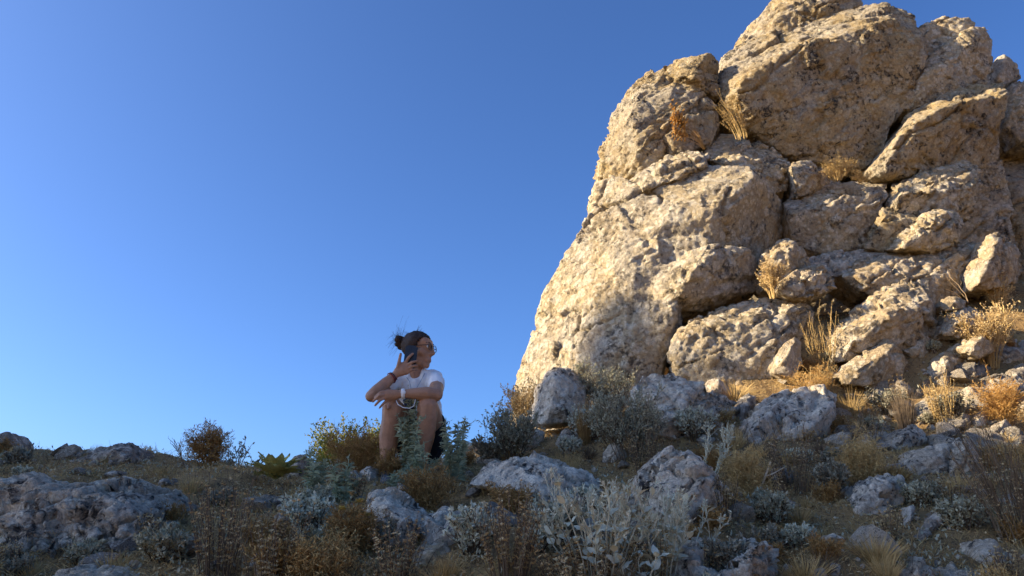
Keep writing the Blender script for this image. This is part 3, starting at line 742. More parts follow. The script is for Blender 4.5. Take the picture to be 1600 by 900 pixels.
# build all hulls as temporary objects, fuse them with a voxel remesh, then chip and weather them
tmp = []
for rk in ROCKS:
    bm = bmesh.new()
    for H in rk['hulls']:
        vs = [bm.verts.new(p) for p in H]
        r = bmesh.ops.convex_hull(bm, input=vs)
        bad = list({g for g in r['geom_interior'] + r['geom_unused'] if isinstance(g, bmesh.types.BMVert) and g.is_valid})
        bmesh.ops.delete(bm, geom=bad, context='VERTS')
    me = D.meshes.new('tmp'); bm.to_mesh(me); bm.free()
    o = D.objects.new('tmp', me); COL.objects.link(o)
    md = o.modifiers.new('r', 'REMESH'); md.mode = 'VOXEL'; md.voxel_size = rk['voxel']; md.adaptivity = 0
    tmp.append(o)
dg = bpy.context.evaluated_depsgraph_get()
TILT = np.array([[0.86, 0.0, 0.51], [0.0, 1.0, 0.0], [-0.51, 0.0, 0.86]])       # bedding that rises to the right
for rk, o in zip(ROCKS, tmp):
    em = o.evaluated_get(dg).to_mesh()
    n = len(em.vertices); V = np.empty(n * 3, np.float32); em.vertices.foreach_get('co', V); V = V.reshape(-1, 3).astype(np.float64)
    nf = len(em.polygons); F = np.empty(nf * 4, np.int32); em.loops.foreach_get('vertex_index', F); F = F.reshape(-1, 4)
    ne = len(em.edges); E = np.empty(ne * 2, np.int32); em.edges.foreach_get('vertices', E); E = E.reshape(-1, 2)
    o.to_mesh_clear()
    V = smooth_np(V, E, 0.5, 1)
    s = rk['seed']; hs = V.max(0) - V.min(0)
    size = float(np.clip(np.sort(hs)[1], .08, 1.5 if rk['kind'] is None else 8.0)); rg = rk['rough']
    N = normals_np(V, F)
    Q = V @ TILT.T * np.array([0.62, 1.0, 1.25]) + s * 3.1
    # broad tilted planes, with cracks where they meet
    a = .42 * size
    off, g, f1, f2 = cells(Q / a + 0.12 * fbm(Q / a * 2.5, s, 3)[:, None] * np.array([1, -1, .7]), s)
    d = ((off * g[:, :3]).sum(1) * .05 + g[:, 3] * .018) * a
    crack = np.clip(1 - (f2 - f1) / (0.02 / a + .02), 0, 1) * np.clip(fbm(V / (size * .7) + s, s + 50, 2) * 3 - .6, 0, 1)
    d = d - crack * min(.07, .14 * size)
    # smaller chips
    a2 = .14 * size + .02
    off, g, f1, f2 = cells(Q / a2 + 0.3 * fbm(Q / a2, s + 3, 2)[:, None], s + 20)
    msk = np.clip(.6 + fbm(V / (size * .5) + s, s + 61, 2), .1, 1.3)
    d = d + ((off * g[:, :3]).sum(1) * .10 + g[:, 3] * .035) * a2 * msk
    # straight fractures: a groove, and one side standing proud of the other
    if rk['kind'] is None:
        fr = np.random.default_rng(s + 1)
        lo_, hi_ = V.min(0), V.max(0)
        sc_ = min(size, .9)
        for _ in range(int(4 + 9 * min(1.0, size / 1.2)) * (3 if rk['name'] == 'rock_outcrop' else 1)):
            nn = unit(np.array([(-.5, .1, .86), (.86, -.25, .42), (.35, .9, .15), (-.55, .2, .8)][fr.integers(0, 4)]) + fr.normal(0, .16, 3))
            c_ = lo_ + (hi_ - lo_) * fr.uniform(.1, .9, 3)
            di = (V - c_) @ nn + .03 * sc_ * fbm(V / (.35 * sc_) + fr.uniform(0, 50), s, 3)
            rad = np.linalg.norm(V - c_, axis=1) / (sc_ * fr.uniform(.35, .9))
            mk = np.clip(1.6 - 1.6 * rad + .5 * vnoise(V / (.3 * sc_), s + 2), 0, 1)
            w_ = .010 + .012 * sc_ * fr.uniform(.4, 1)
            d = d - mk * np.clip(1 - np.abs(di) / w_, 0, 1) * .055 * sc_ * fr.uniform(.3, 1) + mk * np.tanh(di / .015) * .009 * sc_ * fr.choice((-1, 1))
    bed = (V @ TILT.T)[:, 2] / (.11 * size + .02) + .7 * fbm(V / (.6 * size) + s, s + 90, 3)
    led = np.abs((bed % 1) - .5) * 2
    d = d - np.clip(.16 - led, 0, .16) * .07 * size * np.clip(fbm(Q / (size * .6) + s, s + 91, 2) * 2.4 - .5, 0, 1)
    d = d + .007 * size * fbm(V / (.5 * size) + s, s + 5, 3)
    V = V + N * (d * rg)[:, None]
    if rk['kind'] is None:                           # knock flats off it: each blow leaves a plane
        ch = np.random.default_rng(s + 9)
        V0 = V.copy(); N = normals_np(V, F)
        for n_, dep, rad in ((12, .030, .50), (26, .014, .26), (16, .008, .14)):
            mul = {'rock_outcrop': 4}.get(rk['name'], 1 if size < .7 else 2)
            for _ in range(n_ * mul):
                i_ = ch.integers(0, len(V)); n0 = unit(N[i_] + ch.normal(0, .17, 3)); sz_ = min(size, .8)
                near_ = np.nonzero((np.abs(V - V0[i_]) < rad * sz_).all(1))[0]
                di = (V[near_] - (V0[i_] - n0 * dep * sz_ * ch.uniform(.2, 1.0))) @ n0
                k_ = (di > 0) & (di < dep * sz_ * 1.6)
                V[near_[k_]] -= n0 * di[k_][:, None]
    N = normals_np(V, F)
    if rk['kind'] is None:
        q = V / .075
        off, g, f1, f2 = cells(Q / .075 + .35 * fbm(q, s + 8, 2)[:, None], s + 31)
        d = (off * g[:, :3]).sum(1) * .012 * msk + .0065 * fbm(V / .05 + s, s + 9, 4, .65) + .006 * fbm(V / .16 + s, s + 12, 4, .6)
        pit = np.clip(vnoise(Q / .05 + 9, s + 77) - .45, 0, 1) * np.clip(vnoise(V / .3, s + 78) + .3, 0, 1)
        d = d - pit * .03
        k = min(1.0, size / .5)
        V = V + N * (d * rg * (0.35 + .65 * k))[:, None]
    V = smooth_np(V, E, 0.12, 1)
    if rk['kind'] is None:                           # drop what lies well under the soil
        gz = np.concatenate([ground_z(V[i:i + 20000, 0], V[i:i + 20000, 1]) for i in range(0, len(V), 20000)])
        keep = V[:, 2] > gz - .05
        fk = keep[F].any(1)
        if rk['Y'] > 5.9:                            # and what faces away into the hill
            fk &= ~((normals_np(V, F)[F].mean(1)[:, 1] > .55) & (V[F].mean(1)[:, 1] > V[:, 1].mean()))
        F = F[fk]; used = np.zeros(len(V), bool); used[F.ravel()] = True
        idx = np.cumsum(used) - 1; V = V[used]; F = idx[F]
    base = np.array([(V[:, 0].min() + V[:, 0].max()) / 2, (V[:, 1].min() + V[:, 1].max()) / 2, V[:, 2].min()])
    me = mesh_np(rk['name'], V - base, F)
    ob = link(rk['name'], me, M[rk['mat']], loc=base)
    props(ob, rk['label'], rk['cat'], rk['group'], rk['kind'])
for o in tmp:
    m_ = o.data; D.objects.remove(o); D.meshes.remove(m_)

# ------------------------------------------------------------------ plants: stems as thin tubes, leaves as small folded blades
class Geo:
    def __init__(self): self.V = []; self.F = []; self.n = 0
    def add(self, V, F):
        V = np.asarray(V, float).reshape(-1, 3); F = np.asarray(F, int)
        if not len(V): return
        self.V.append(V); self.F.append(F + self.n); self.n += len(V)
    def mesh(self, name, smooth=False):
        return mesh_np(name, np.concatenate(self.V), self.F, smooth)




def tubes(g, P, r0, r1):
    """P (N,K,3) centre lines, three sided, tapering from r0 to r1"""
    if not len(P): return
    N, K = P.shape[:2]
    T = unit(np.gradient(P, axis=1))
    a = np.array([.31, .77, .21]); A = unit(np.cross(T, a)); B = np.cross(T, A)
    t = np.linspace(0, 1, K)[None, :, None]
    r = np.reshape(r0, (-1, 1, 1)) * (1 - t) + np.reshape(r1, (-1, 1, 1)) * t
    V = np.stack([P + r * (A * math.cos(q) + B * math.sin(q)) for q in (0, 2.094, 4.189)], 2)
    i = (np.arange(N)[:, None] * K + np.arange(K - 1)[None, :]) * 3
    F = np.concatenate([np.stack([i + k, i + (k + 1) % 3, i + 3 + (k + 1) % 3, i + 3 + k], -1).reshape(-1, 4) for k in range(3)])
    g.add(V, F)


def ribbons(g, P, w0, w1):
    """flat narrow blades along P (N,K,3)"""
    N, K = P.shape[:2]
    T = unit(np.gradient(P, axis=1)); a = np.random.default_rng(N).normal(0, 1, (N, 1, 3)); A = unit(np.cross(T, a))
    r = (w0 * (1 - np.linspace(0, 1, K)) + w1 * np.linspace(0, 1, K))[None, :, None] * .5
    V = np.stack([P - A * r, P + A * r], 2)
    i = (np.arange(N)[:, None] * K + np.arange(K - 1)[None, :]) * 2
    g.add(V, np.stack([i, i + 1, i + 3, i + 2], -1).reshape(-1, 4))


def blades(g, p, d, nrm, L, W, fold=.25, droop=.1):
    """four-point folded leaves: p base, d direction, nrm rough normal"""
    if not len(p): return
    d = unit(d); s = unit(np.cross(d, nrm)); n = np.cross(s, d)
    L = np.reshape(L, (-1, 1)); W = np.reshape(W, (-1, 1))
    V = np.stack([p, p + d * L * .45 + s * W * .5 + n * L * fold * .4, p + d * L - n * L * droop, p + d * L * .45 - s * W * .5 + n * L * fold * .4], 1)
    i = np.arange(len(p))[:, None] * 4
    g.add(V, np.concatenate([i + np.array([[0, 1, 2]]), i + np.array([[0, 2, 3]])]))


def g_stems(rg, n, h, spread, base_r, K=7, wig=.05, lean=(0, 0), hvar=.4, droop=0.0):
    a = rg.uniform(0, 2 * np.pi, n); q = np.sqrt(rg.uniform(0, 1, n))
    out = np.stack([np.cos(a), np.sin(a), 0 * a], 1) * q[:, None]
    hh = h * (1 - hvar * rg.uniform(0, 1, n)) * (1 - .25 * q ** 2)
    t = np.linspace(0, 1, K)[None, :, None]
    up = np.array([0, 0, 1.0])
    P = out[:, None] * base_r + up * (hh[:, None, None] * t * (1 - droop * t * q[:, None, None])) + out[:, None] * (spread * hh[:, None, None]) * t ** 1.3
    P = P + np.array([lean[0], lean[1], 0]) * h * t ** 1.5
    w_ = rg.normal(0, 1, (n, K, 3)) * wig * h * t
    w_[:, :, 2] *= .4
    return P + np.cumsum(w_, 1) * .5


def g_branch(rg, P, per, length, ang=.8, lo=.3, K=4, up=.25, wig=.06):
    N, KK = P.shape[:2]
    i = np.repeat(np.arange(N), per)
    t = lo + (1 - lo) * rg.uniform(0, 1, len(i)) ** .8
    f = t * (KK - 1); k = np.minimum(f.astype(int), KK - 2); f = (f - k)[:, None]
    b = P[i, k] * (1 - f) + P[i, k + 1] * f
    T = unit(P[i, k + 1] - P[i, k])
    d = unit(T * math.cos(ang) + unit(rg.normal(0, 1, (len(i), 3))) * math.sin(ang) + np.array([0, 0, up]))
    L = (length * rg.uniform(.5, 1.1, len(i)) * (1.15 - .5 * t))[:, None, None]
    s = np.linspace(0, 1, K)[None, :, None]
    return b[:, None] + d[:, None] * L * s + np.array([0, 0, up]) * L * s ** 2 * .5 + np.cumsum(rg.normal(0, wig, (len(i), K, 3)) * s, 1) * L


def along(rg, P, n, lo=.1):
    """n random points on random lines with the tangent there"""
    N, K = P.shape[:2]
    i = rg.integers(0, N, n); f = (lo + (1 - lo) * rg.uniform(0, 1, n)) * (K - 1)
    k = np.minimum(f.astype(int), K - 2); f = (f - k)[:, None]
    return P[i, k] * (1 - f) + P[i, k + 1] * f, unit(P[i, k + 1] - P[i, k])


def whorls(g, rg, c, ax, r, m=7):
    """clusters of small upturned cups round a stem"""
    n = len(c)
    a = np.tile(np.arange(m) * 2 * np.pi / m, n) + np.repeat(rg.uniform(0, 6, n), m)
    C = np.repeat(c, m, 0); A = np.repeat(unit(ax), m, 0); r = np.repeat(r, m)
    s = unit(np.cross(A, np.array([.3, .8, .1]))); u = np.cross(A, s)
    d = s * np.cos(a)[:, None] + u * np.sin(a)[:, None]
    dd = d + A * rg.uniform(.1, .9, len(a))[:, None]
    blades(g, C, dd, A, r * rg.uniform(.8, 1.3, len(a)), r * .8, .35, -.1)


PM = {}
def pm(key, *a, **k): PM[key] = plant_mat(key, *a, **k)
pm('silver_felt_leaf', (0.46, 0.465, 0.33), (0.68, 0.66, 0.50), trans=.12)
pm('silver_stem', (0.42, 0.39, 0.27), (0.52, 0.47, 0.33), trans=0)
pm('grey_green_leaf', (0.28, 0.275, 0.175), (0.50, 0.47, 0.33), trans=.12)
pm('dark_grey_leaf', (0.20, 0.19, 0.13), (0.36, 0.33, 0.235), trans=.1)
pm('dead_dark_stem', (0.085, 0.060, 0.036), (0.16, 0.112, 0.070), trans=0)
pm('straw_whorl', (0.42, 0.30, 0.14), (0.66, 0.50, 0.27), trans=.15)
pm('brown_spine', (0.24, 0.13, 0.045), (0.45, 0.27, 0.09), trans=.15)
pm('orange_spine', (0.403, 0.213, 0.056), (0.616, 0.370, 0.123), trans=.25)
pm('tan_spine', (0.42, 0.275, 0.10), (0.64, 0.45, 0.19), trans=.2)
pm('yellow_head', (0.470, 0.336, 0.067), (0.560, 0.426, 0.134), trans=.2)
pm('bright_green_leaf', (0.17, 0.19, 0.035), (0.36, 0.37, 0.08), trans=.3)
pm('thistle_leaf', (0.27, 0.32, 0.20), (0.45, 0.49, 0.33), trans=.15)
pm('straw', (0.476, 0.314, 0.121), (0.727, 0.514, 0.221), trans=.2)
pm('rosette_leaf', (0.36, 0.32, 0.085), (0.50, 0.44, 0.15), trans=.2)
pm('bare_twig', (0.200, 0.138, 0.078), (0.307, 0.220, 0.131), trans=0)
pm('grey_stick', (0.399, 0.308, 0.195), (0.544, 0.422, 0.274), trans=0)


def plant(kind, name, label, cat, px, py, hpx, wpx, Y=None, seed=1, group=None, sink=0.02, **kw):
    """a plant whose foot is seen at pixel (px, py); hpx, wpx its height and width in the picture"""
    if Y is None:
        Y = hit(px, py) or kw.pop('fallback', 5.0)
        b = at(px, py, Y)
    elif kw.pop('crag', False):
        b = at(px, py, Y)
    else:
        b = on_ground(px, Y)
    s = Y / FPX * 1.2
    root = empty(name, b - np.array([0, 0, sink]))
    props(root, label, cat, group)
    kind(root, np.random.default_rng(seed * 71 + 5), hpx * s, wpx * s * .9, **kw)
    return root


def part(g, name, mat, root, stuff=True):
    if g.n:
        o = link(name, g.mesh(name), PM[mat], root)
        if stuff: o['kind'] = 'stuff'
        return o


def shrub(root, rg, h, w, n=22, per=9, sub=4, leaves=1800, L=.022, Wd=.011, smat='silver_stem', lmat='silver_felt_leaf', spread=None, lo=.25, lean=(0, 0), rs=.003):
    spread = spread if spread is not None else .42 * w / h
    S = g_stems(rg, n, h * .85, spread, w * .12, wig=.03, lean=lean)
    B = g_branch(rg, S, per, h * .34, .75, lo=lo, K=4)
    T = g_branch(rg, B, sub, h * .14, .8, lo=.3, K=3)
    g = Geo(); tubes(g, S, rs, rs * .5); tubes(g, B, rs * .55, rs * .3); ribbons(g, T, rs * .8, rs * .4)
    part(g, 'stems', smat, root)
    g = Geo()
    for A, m in ((B, .3), (T, .7)):
        k = int(leaves * m)
        p, t = along(rg, A, k, .1)
        d = unit(rg.normal(0, 1, (k, 3)) + t * .8 + np.array([0, 0, .25]))
        blades(g, p, d, rg.normal(0, 1, (k, 3)), L * rg.uniform(.6, 1.2, k), Wd * rg.uniform(.7, 1.2, k), .2, .12)
    part(g, 'foliage', lmat, root)


def stalks(root, rg, h, w, n=30, per=6, smat='dead_dark_stem', wmat='straw_whorl', r=.010, lean=(0, 0), rs=.0022, spread=None, lo=.35, twig=2, m=7, leafy=0):
    spread = spread if spread is not None else .35 * w / h
    S = g_stems(rg, n, h, spread, w * .2, K=9, wig=.018, lean=lean, hvar=.5)
    g = Geo(); tubes(g, S, rs, rs * .5)
    if twig:
        B = g_branch(rg, S, twig, h * .25, .5, lo=.3, K=4, up=.5); tubes(g, B, rs * .6, rs * .3)
    part(g, 'stems', smat, root)
    g = Geo()
    t = np.linspace(lo, .98, per)
    for q in t:
        f = q * 8; k = min(int(f), 7); f -= k
        keep = rg.uniform(0, 1, n) < .85
        c = (S[:, k] * (1 - f) + S[:, k + 1] * f)[keep]
        whorls(g, rg, c, (S[:, k + 1] - S[:, k])[keep], r * rg.uniform(.6, 1.25, keep.sum()) * (1.1 - .4 * q), m)
    if twig:
        whorls(g, rg, B[:, -1], B[:, -1] - B[:, -2], r * rg.uniform(.5, .9, len(B)), 5)
    part(g, 'seed_heads', wmat, root)


def spiny(root, rg, h, w, n=26, per=10, sub=5, smat='brown_spine', lmat='brown_spine', heads=0, spikes=1500, L=.022, rs=.0022, dome=1.0, lean=(0, 0), wig=.05):
    S = g_stems(rg, n, h * .8, .5 * w / h, w * .10, wig=wig, lean=lean, hvar=.35)
    B = g_branch(rg, S, per, h * .36, .95, lo=.12, K=4, wig=.12, up=.15)
    T = g_branch(rg, B, sub, h * .16, 1.0, lo=.2, K=3, wig=.15, up=.1)
    g = Geo(); tubes(g, S, rs, rs * .5); tubes(g, B, rs * .5, rs * .35); ribbons(g, T, rs * .9, rs * .4)
    part(g, 'stems', smat, root)
    g = Geo()
    p, t = along(rg, T, spikes, 0)
    blades(g, p, unit(rg.normal(0, 1, (spikes, 3)) + t), rg.normal(0, 1, (spikes, 3)), L * rg.uniform(.5, 1.2, spikes), L * .2, .1, 0)
    part(g, 'spines', lmat, root)
    if heads:
        g = Geo()
        c = B[rg.integers(0, len(B), heads), -1] + np.array([0, 0, .02])
        for k in range(3): whorls(g, rg, c, np.tile([0, 0, 1.0], (heads, 1)) + rg.normal(0, .1, (heads, 3)), np.full(heads, .022), 9)
        part(g, 'flower_heads', 'yellow_head', root)


def tuft(root, rg, h, w, n=160, mat='straw', heads=0, Wd=.003, lean=(0, 0), headmat='straw_whorl', hr=.008, spread=None):
    S = g_stems(rg, n, h, spread if spread is not None else .45 * w / h, w * .1, K=5, wig=.02, lean=lean, hvar=.65, droop=.25)
    g = Geo(); tubes(g, S, Wd * .5, Wd * .12)
    part(g, 'blades', mat, root)
    if heads:
        k = np.argsort(-S[:, -1, 2])[:heads]
        g = Geo()
        for j in range(4):
            c = S[k, -1] - (S[k, -1] - S[k, -2]) * j * .35
            whorls(g, rg, c, S[k, -1] - S[k, -2], np.full(len(k), hr), 5)
        part(g, 'seed_heads', headmat, root)


def thistle(root, rg, h, w, n=7, leaves=420, L=.05, smat='thistle_leaf', lmat='thistle_leaf', lean=(0, 0)):
    S = g_stems(rg, n, h, .28 * w / h, w * .12, K=7, wig=.015, hvar=.55, lean=lean)
    B = g_branch(rg, S, 5, h * .18, .9, lo=.4, K=3)
    g = Geo(); tubes(g, S, .0035, .002); tubes(g, B, .0018, .001)
    part(g, 'stems', smat, root)
    g = Geo()
    p, t = along(rg, np.concatenate([S[:, 1:4], S[:, 4:7], S[:, 2:5]]), leaves, 0)
    d = unit(rg.normal(0, 1, (leaves, 3)) * np.array([1, 1, .35]) + np.array([0, 0, .35]))
    LL = L * rg.uniform(.5, 1.1, leaves)
    blades(g, p, d, np.tile([0, 0, 1.0], (leaves, 1)) + rg.normal(0, .2, (leaves, 3)), LL, LL * .22, .3, .25)
    # the lobes of each leaf end in points to both sides
    for q in (.35, .55, .75):
        for sg in (-1, 1):
            s_ = unit(np.cross(d, np.array([0, 0, 1.0]))) * sg
            blades(g, p + d * (LL * q)[:, None], s_ + d * .6 + rg.normal(0, .15, d.shape), np.tile([0, 0, 1.0], (leaves, 1)), LL * .32 * (1.1 - q), LL * .11, .2, 0)
    p2, t2 = along(rg, B, leaves // 2, .2)
    blades(g, p2, unit(rg.normal(0, 1, (leaves // 2, 3)) + t2), rg.normal(0, 1, (leaves // 2, 3)), L * .4, L * .1, .2, 0)
    part(g, 'foliage', lmat, root)


def leaf_mesh(name, mat, n=6, curl=.25, cup=.22, wave=.04, wid=.5, seed=0):
    """a unit-long ovate leaf along +Y with a midrib fold, cupped and waved"""
    rg = np.random.default_rng(seed)
    t = np.linspace(0, 1, n + 1)
    half = wid * .5 * np.sin(np.pi * np.clip(t * .93 + .07, 0, 1) ** .8) ** .8
    half[-1] = .0; half[0] = .03
    V = []
    for k in range(n + 1):
        z0 = -curl * t[k] ** 2
        for j, s in enumerate((-1, -.5, 0, .5, 1)):
            V.append((s * half[k], t[k] - .04 * abs(s) * (1 - t[k]), z0 + cup * abs(s) * half[k] + wave * math.sin(k * 2.1 + j * 1.7 + seed) * abs(s)))
    V = np.array(V)
    i = (np.arange(n)[:, None] * 5 + np.arange(4)[None, :]).ravel()
    F = np.stack([i, i + 1, i + 6, i + 5], 1)
    me = mesh_np(name, V, F, True)
    me.materials.append(PM[mat])
    return me


def leaf_at(me, root, p, d, nrm, L, name='leaf'):
    d = Vector(d).normalized(); n = Vector(nrm)
    s = d.cross(n).normalized(); n = s.cross(d)
    o = D.objects.new(name, me); COL.objects.link(o); o.parent = root
    o.matrix_local = Matrix(((s.x * L, d.x * L, n.x * L, p[0]), (s.y * L, d.y * L, n.y * L, p[1]), (s.z * L, d.z * L, n.z * L, p[2]), (0, 0, 0, 1)))
    return o


LEAF = [leaf_mesh('felted_leaf', 'silver_felt_leaf', seed=k, wid=.5 + .06 * k, curl=.15 + .12 * k) for k in range(3)]


def felty(root, rg, h, w, n=12, pairs=4, L=.055, twigs=True, lean=(0, 0), dry=0):
    """silver plant: felted leaves in pairs up each stem, forked twigs at the tips, dry whorls below"""
    S = g_stems(rg, n, h * .9, .42 * w / h, w * .16, K=9, wig=.03, lean=lean, hvar=.5)
    g = Geo(); tubes(g, S, .0035, .002)
    if twigs:
        B = g_branch(rg, S, 5, h * .26, .7, lo=.6, K=4, wig=.1, up=.4); T = g_branch(rg, B, 4, h * .09, .8, lo=.3, K=3)
        tubes(g, B, .002, .0014); tubes(g, T, .0014, .001)
    part(g, 'stems', 'silver_stem', root)
    for i in range(n):
        for q in np.linspace(.45, .98, pairs):
            f = q * 8; k = min(int(f), 7); f -= k
            p = S[i, k] * (1 - f) + S[i, k + 1] * f; t = unit(S[i, k + 1] - S[i, k])
            a = rg.uniform(0, 2 * np.pi)
            for sg in (0, np.pi):
                if rg.uniform() < .12: continue
                o = np.array([math.cos(a + sg), math.sin(a + sg), rg.uniform(-.1, .6)]) + t * (.2 + .7 * q)
                leaf_at(LEAF[rg.integers(0, 3)], root, p, o, t + rg.normal(0, .2, 3), L * rg.uniform(.6, 1.15) * (1.2 - .45 * q))
    g = Geo()
    if twigs:
        p, t = along(rg, T, n * 26, .1)
        m = len(p); blades(g, p, unit(rg.normal(0, 1, (m, 3)) + t), rg.normal(0, 1, (m, 3)), .016 * rg.uniform(.6, 1.3, m), .008, .2, .1)
        part(g, 'small_leaves', 'silver_felt_leaf', root)
    if dry:
        g = Geo(); S2 = g_stems(rg, dry, h * .62, .5 * w / h, w * .2, K=9, wig=.02, hvar=.5)
        tubes(g, S2, .002, .0012); part(g, 'dry_stems', 'dead_dark_stem', root)
        g = Geo()
        for q in np.linspace(.3, .98, 6):
            k = min(int(q * 8), 7); whorls(g, rg, S2[:, k], S2[:, k + 1] - S2[:, k], .013 * rg.uniform(.6, 1.2, dry), 8)
        part(g, 'seed_heads', 'straw_whorl', root)

# ------------------------------------------------------------------ the plants of the slope
G1 = 'silver leaved plants on the near slope'
plant(felty, 'silver_plant', 'biggest silver felt leaved plant at the bottom edge, left of the pointed boulder', 'plant', 935, 908, 150, 230, seed=3, n=24, L=.052, dry=30)
plant(felty, 'silver_plant', 'silver felt leaved plant against the left foot of the pointed white lichened boulder', 'plant', 1030, 900, 130, 140, seed=4, n=15, L=.05, dry=14)
plant(felty, 'silver_plant', 'low silver felt leaved plant at the bottom edge with its leaves in a tight cluster', 'plant', 990, 925, 80, 110, seed=5, n=8, pairs=3, L=.06, twigs=False)
plant(felty, 'silver_plant', 'silver sprig arching up over the shoulder of the pointed boulder', 'plant', 1105, 770, 110, 70, Y=4.3, seed=6, n=6, pairs=4, L=.035, lean=(.15, 0))
plant(felty, 'silver_plant', 'forked silver sprig reaching right in front of the pointed boulder', 'plant', 1075, 880, 90, 100, seed=7, n=5, pairs=4, L=.05, lean=(.35, 0))
plant(shrub, 'grey_shrub', 'wide fine leaved grey shrub in front of the big pale boulder', 'shrub', 985, 720, 105, 160, seed=8, n=34, per=9, sub=4, leaves=10000, L=.019, Wd=.008, smat='dead_dark_stem', lmat='grey_green_leaf')
plant(shrub, 'grey_shrub', 'fine grey shrub in the shadow at the foot of the crag', 'shrub', 955, 622, 90, 120, seed=9, Y=5.95, n=28, per=8, sub=3, leaves=5200, L=.02, Wd=.008, smat='dead_dark_stem', lmat='grey_green_leaf')
plant(shrub, 'grey_shrub', 'dark leafed grey shrub on the crest left of the ribbed rock', 'shrub', 805, 702, 80, 100, seed=10, n=24, per=8, sub=4, leaves=4200, L=.024, Wd=.012, smat='dead_dark_stem', lmat='grey_green_leaf', Y=5.2)
plant(shrub, 'dry_shrub', 'beige dry shrub lit by the sun at the lower left edge of the crag', 'shrub', 822, 652, 80, 80, seed=11, n=22, per=8, sub=4, leaves=2600, L=.022, Wd=.012, smat='tan_spine', lmat='straw_whorl', Y=6.35)
plant(stalks, 'dry_stalks', 'few thin stalks poking into the sky on the crest right of the person', 'plant', 762, 705, 70, 60, seed=12, n=9, per=5, r=.012, Y=5.3)
plant(shrub, 'grey_shrub', 'low grey green leafy clump left of the ribbed rock, above the broad slab', 'shrub', 770, 690, 45, 70, seed=14, n=16, per=8, sub=4, leaves=1800, L=.028, Wd=.014, smat='dead_dark_stem', lmat='dark_grey_leaf', Y=5.3)
plant(shrub, 'green_bush', 'dome shaped yellow green bush lit by the sun behind the person', 'bush', 556, 745, 106, 185, seed=13, n=40, per=10, sub=5, leaves=11000, L=.024, Wd=.015, smat='tan_spine', lmat='bright_green_leaf', Y=6.68)

plant(thistle, 'thistle', "bushy blue green thistle in front of the person's shins", 'thistle', 645, 742, 140, 66, seed=20, Y=4.42, n=11, leaves=900)
plant(thistle, 'thistle', "blue green thistle beside the person's black shorts", 'thistle', 712, 750, 104, 56, seed=21, Y=4.42, n=10, leaves=760)
plant(thistle, 'thistle', 'low blue green thistle between the two taller ones by the person', 'thistle', 668, 752, 55, 60, seed=22, Y=4.35, n=7, leaves=360)
plant(thistle, 'thistle', 'blue green thistle in front of the pale skyline rock', 'thistle', 488, 782, 82, 56, seed=23, n=6, leaves=380)
plant(thistle, 'thistle', 'blue green thistle left of the pale angular stone', 'thistle', 535, 788, 70, 56, seed=24, n=6, leaves=320)
plant(thistle, 'thistle', 'small thistle by the upper rim of the two humped rock', 'thistle', 620, 766, 40, 70, seed=25, n=6, leaves=260)

plant(spiny, 'brown_thornbush', 'upright rusty brown thornbush on the left skyline', 'bush', 333, 745, 72, 64, seed=30, n=26, per=11, sub=5, spikes=4200, lean=(-.12, 0), Y=5.1, L=.026)
plant(spiny, 'brown_thornbush', 'wide rusty brown thornbush in front of the yellow green bush', 'bush', 556, 735, 78, 120, seed=31, n=34, spikes=3400, Y=4.7)
plant(spiny, 'brown_thornbush', "small brown thornbush between the person's feet and the pale angular stone", 'bush', 610, 742, 50, 60, seed=32, n=20, spikes=1500, Y=4.45)
plant(spiny, 'brown_thornbush', 'orange brown thornbush above the right hump of the two humped rock', 'bush', 668, 800, 75, 90, seed=33, n=26, spikes=2200)
plant(spiny, 'brown_thornbush', 'brown thornbush with yellow flower heads left of the two humped rock', 'bush', 545, 875, 90, 90, seed=34, n=26, spikes=2400, heads=5)
plant(spiny, 'brown_thornbush', 'broad low brown thornbush at the bottom edge below the yellow flower heads', 'bush', 500, 912, 80, 150, seed=35, n=30, spikes=2600, lmat='tan_spine')
plant(spiny, 'tan_thornbush', 'fluffy tan thornbush left of the flat round rock', 'bush', 1345, 768, 92, 95, seed=36, n=30, spikes=3800, smat='tan_spine', lmat='tan_spine', lean=(.1, 0))
plant(spiny, 'tan_thornbush', 'narrow fluffy tan thornbush right of the pointed boulder', 'bush', 1172, 782, 85, 58, seed=37, n=22, spikes=2200, smat='tan_spine', lmat='tan_spine')
plant(spiny, 'orange_thornbush', 'glowing orange thornbush at the right edge under the pale boulder', 'bush', 1578, 652, 80, 78, seed=38, n=28, spikes=3600, smat='orange_spine', lmat='orange_spine', Y=5.35)
plant(spiny, 'straw_thornbush', 'straw coloured spiny tuft in the hollow under the largest boulder', 'bush', 1308, 280, 42, 62, seed=39, n=26, spikes=2200, smat='straw', lmat='straw', Y=7.0, crag=True)
plant(spiny, 'straw_thornbush', 'low straw coloured tuft just right of the spiny one under the largest boulder', 'bush', 1345, 282, 20, 44, seed=40, n=18, spikes=900, smat='straw', lmat='straw', Y=6.95, crag=True)
plant(spiny, 'brown_thornbush', 'brown thornbush in the sunny gap under the long tilted boulder', 'bush', 1285, 612, 62, 80, seed=41, n=24, spikes=2000, smat='tan_spine', lmat='orange_spine', Y=5.75)
plant(spiny, 'brown_thornbush', 'dark brown thornbush between the broad slab and the brown earthy rock', 'bush', 800, 800, 45, 100, seed=42, n=22, spikes=1800)
plant(spiny, 'brown_thornbush', 'dull brown thornbush among the stones behind the grey peaked rock', 'bush', 1545, 735, 48, 80, seed=43, n=22, spikes=1700, lmat='tan_spine')

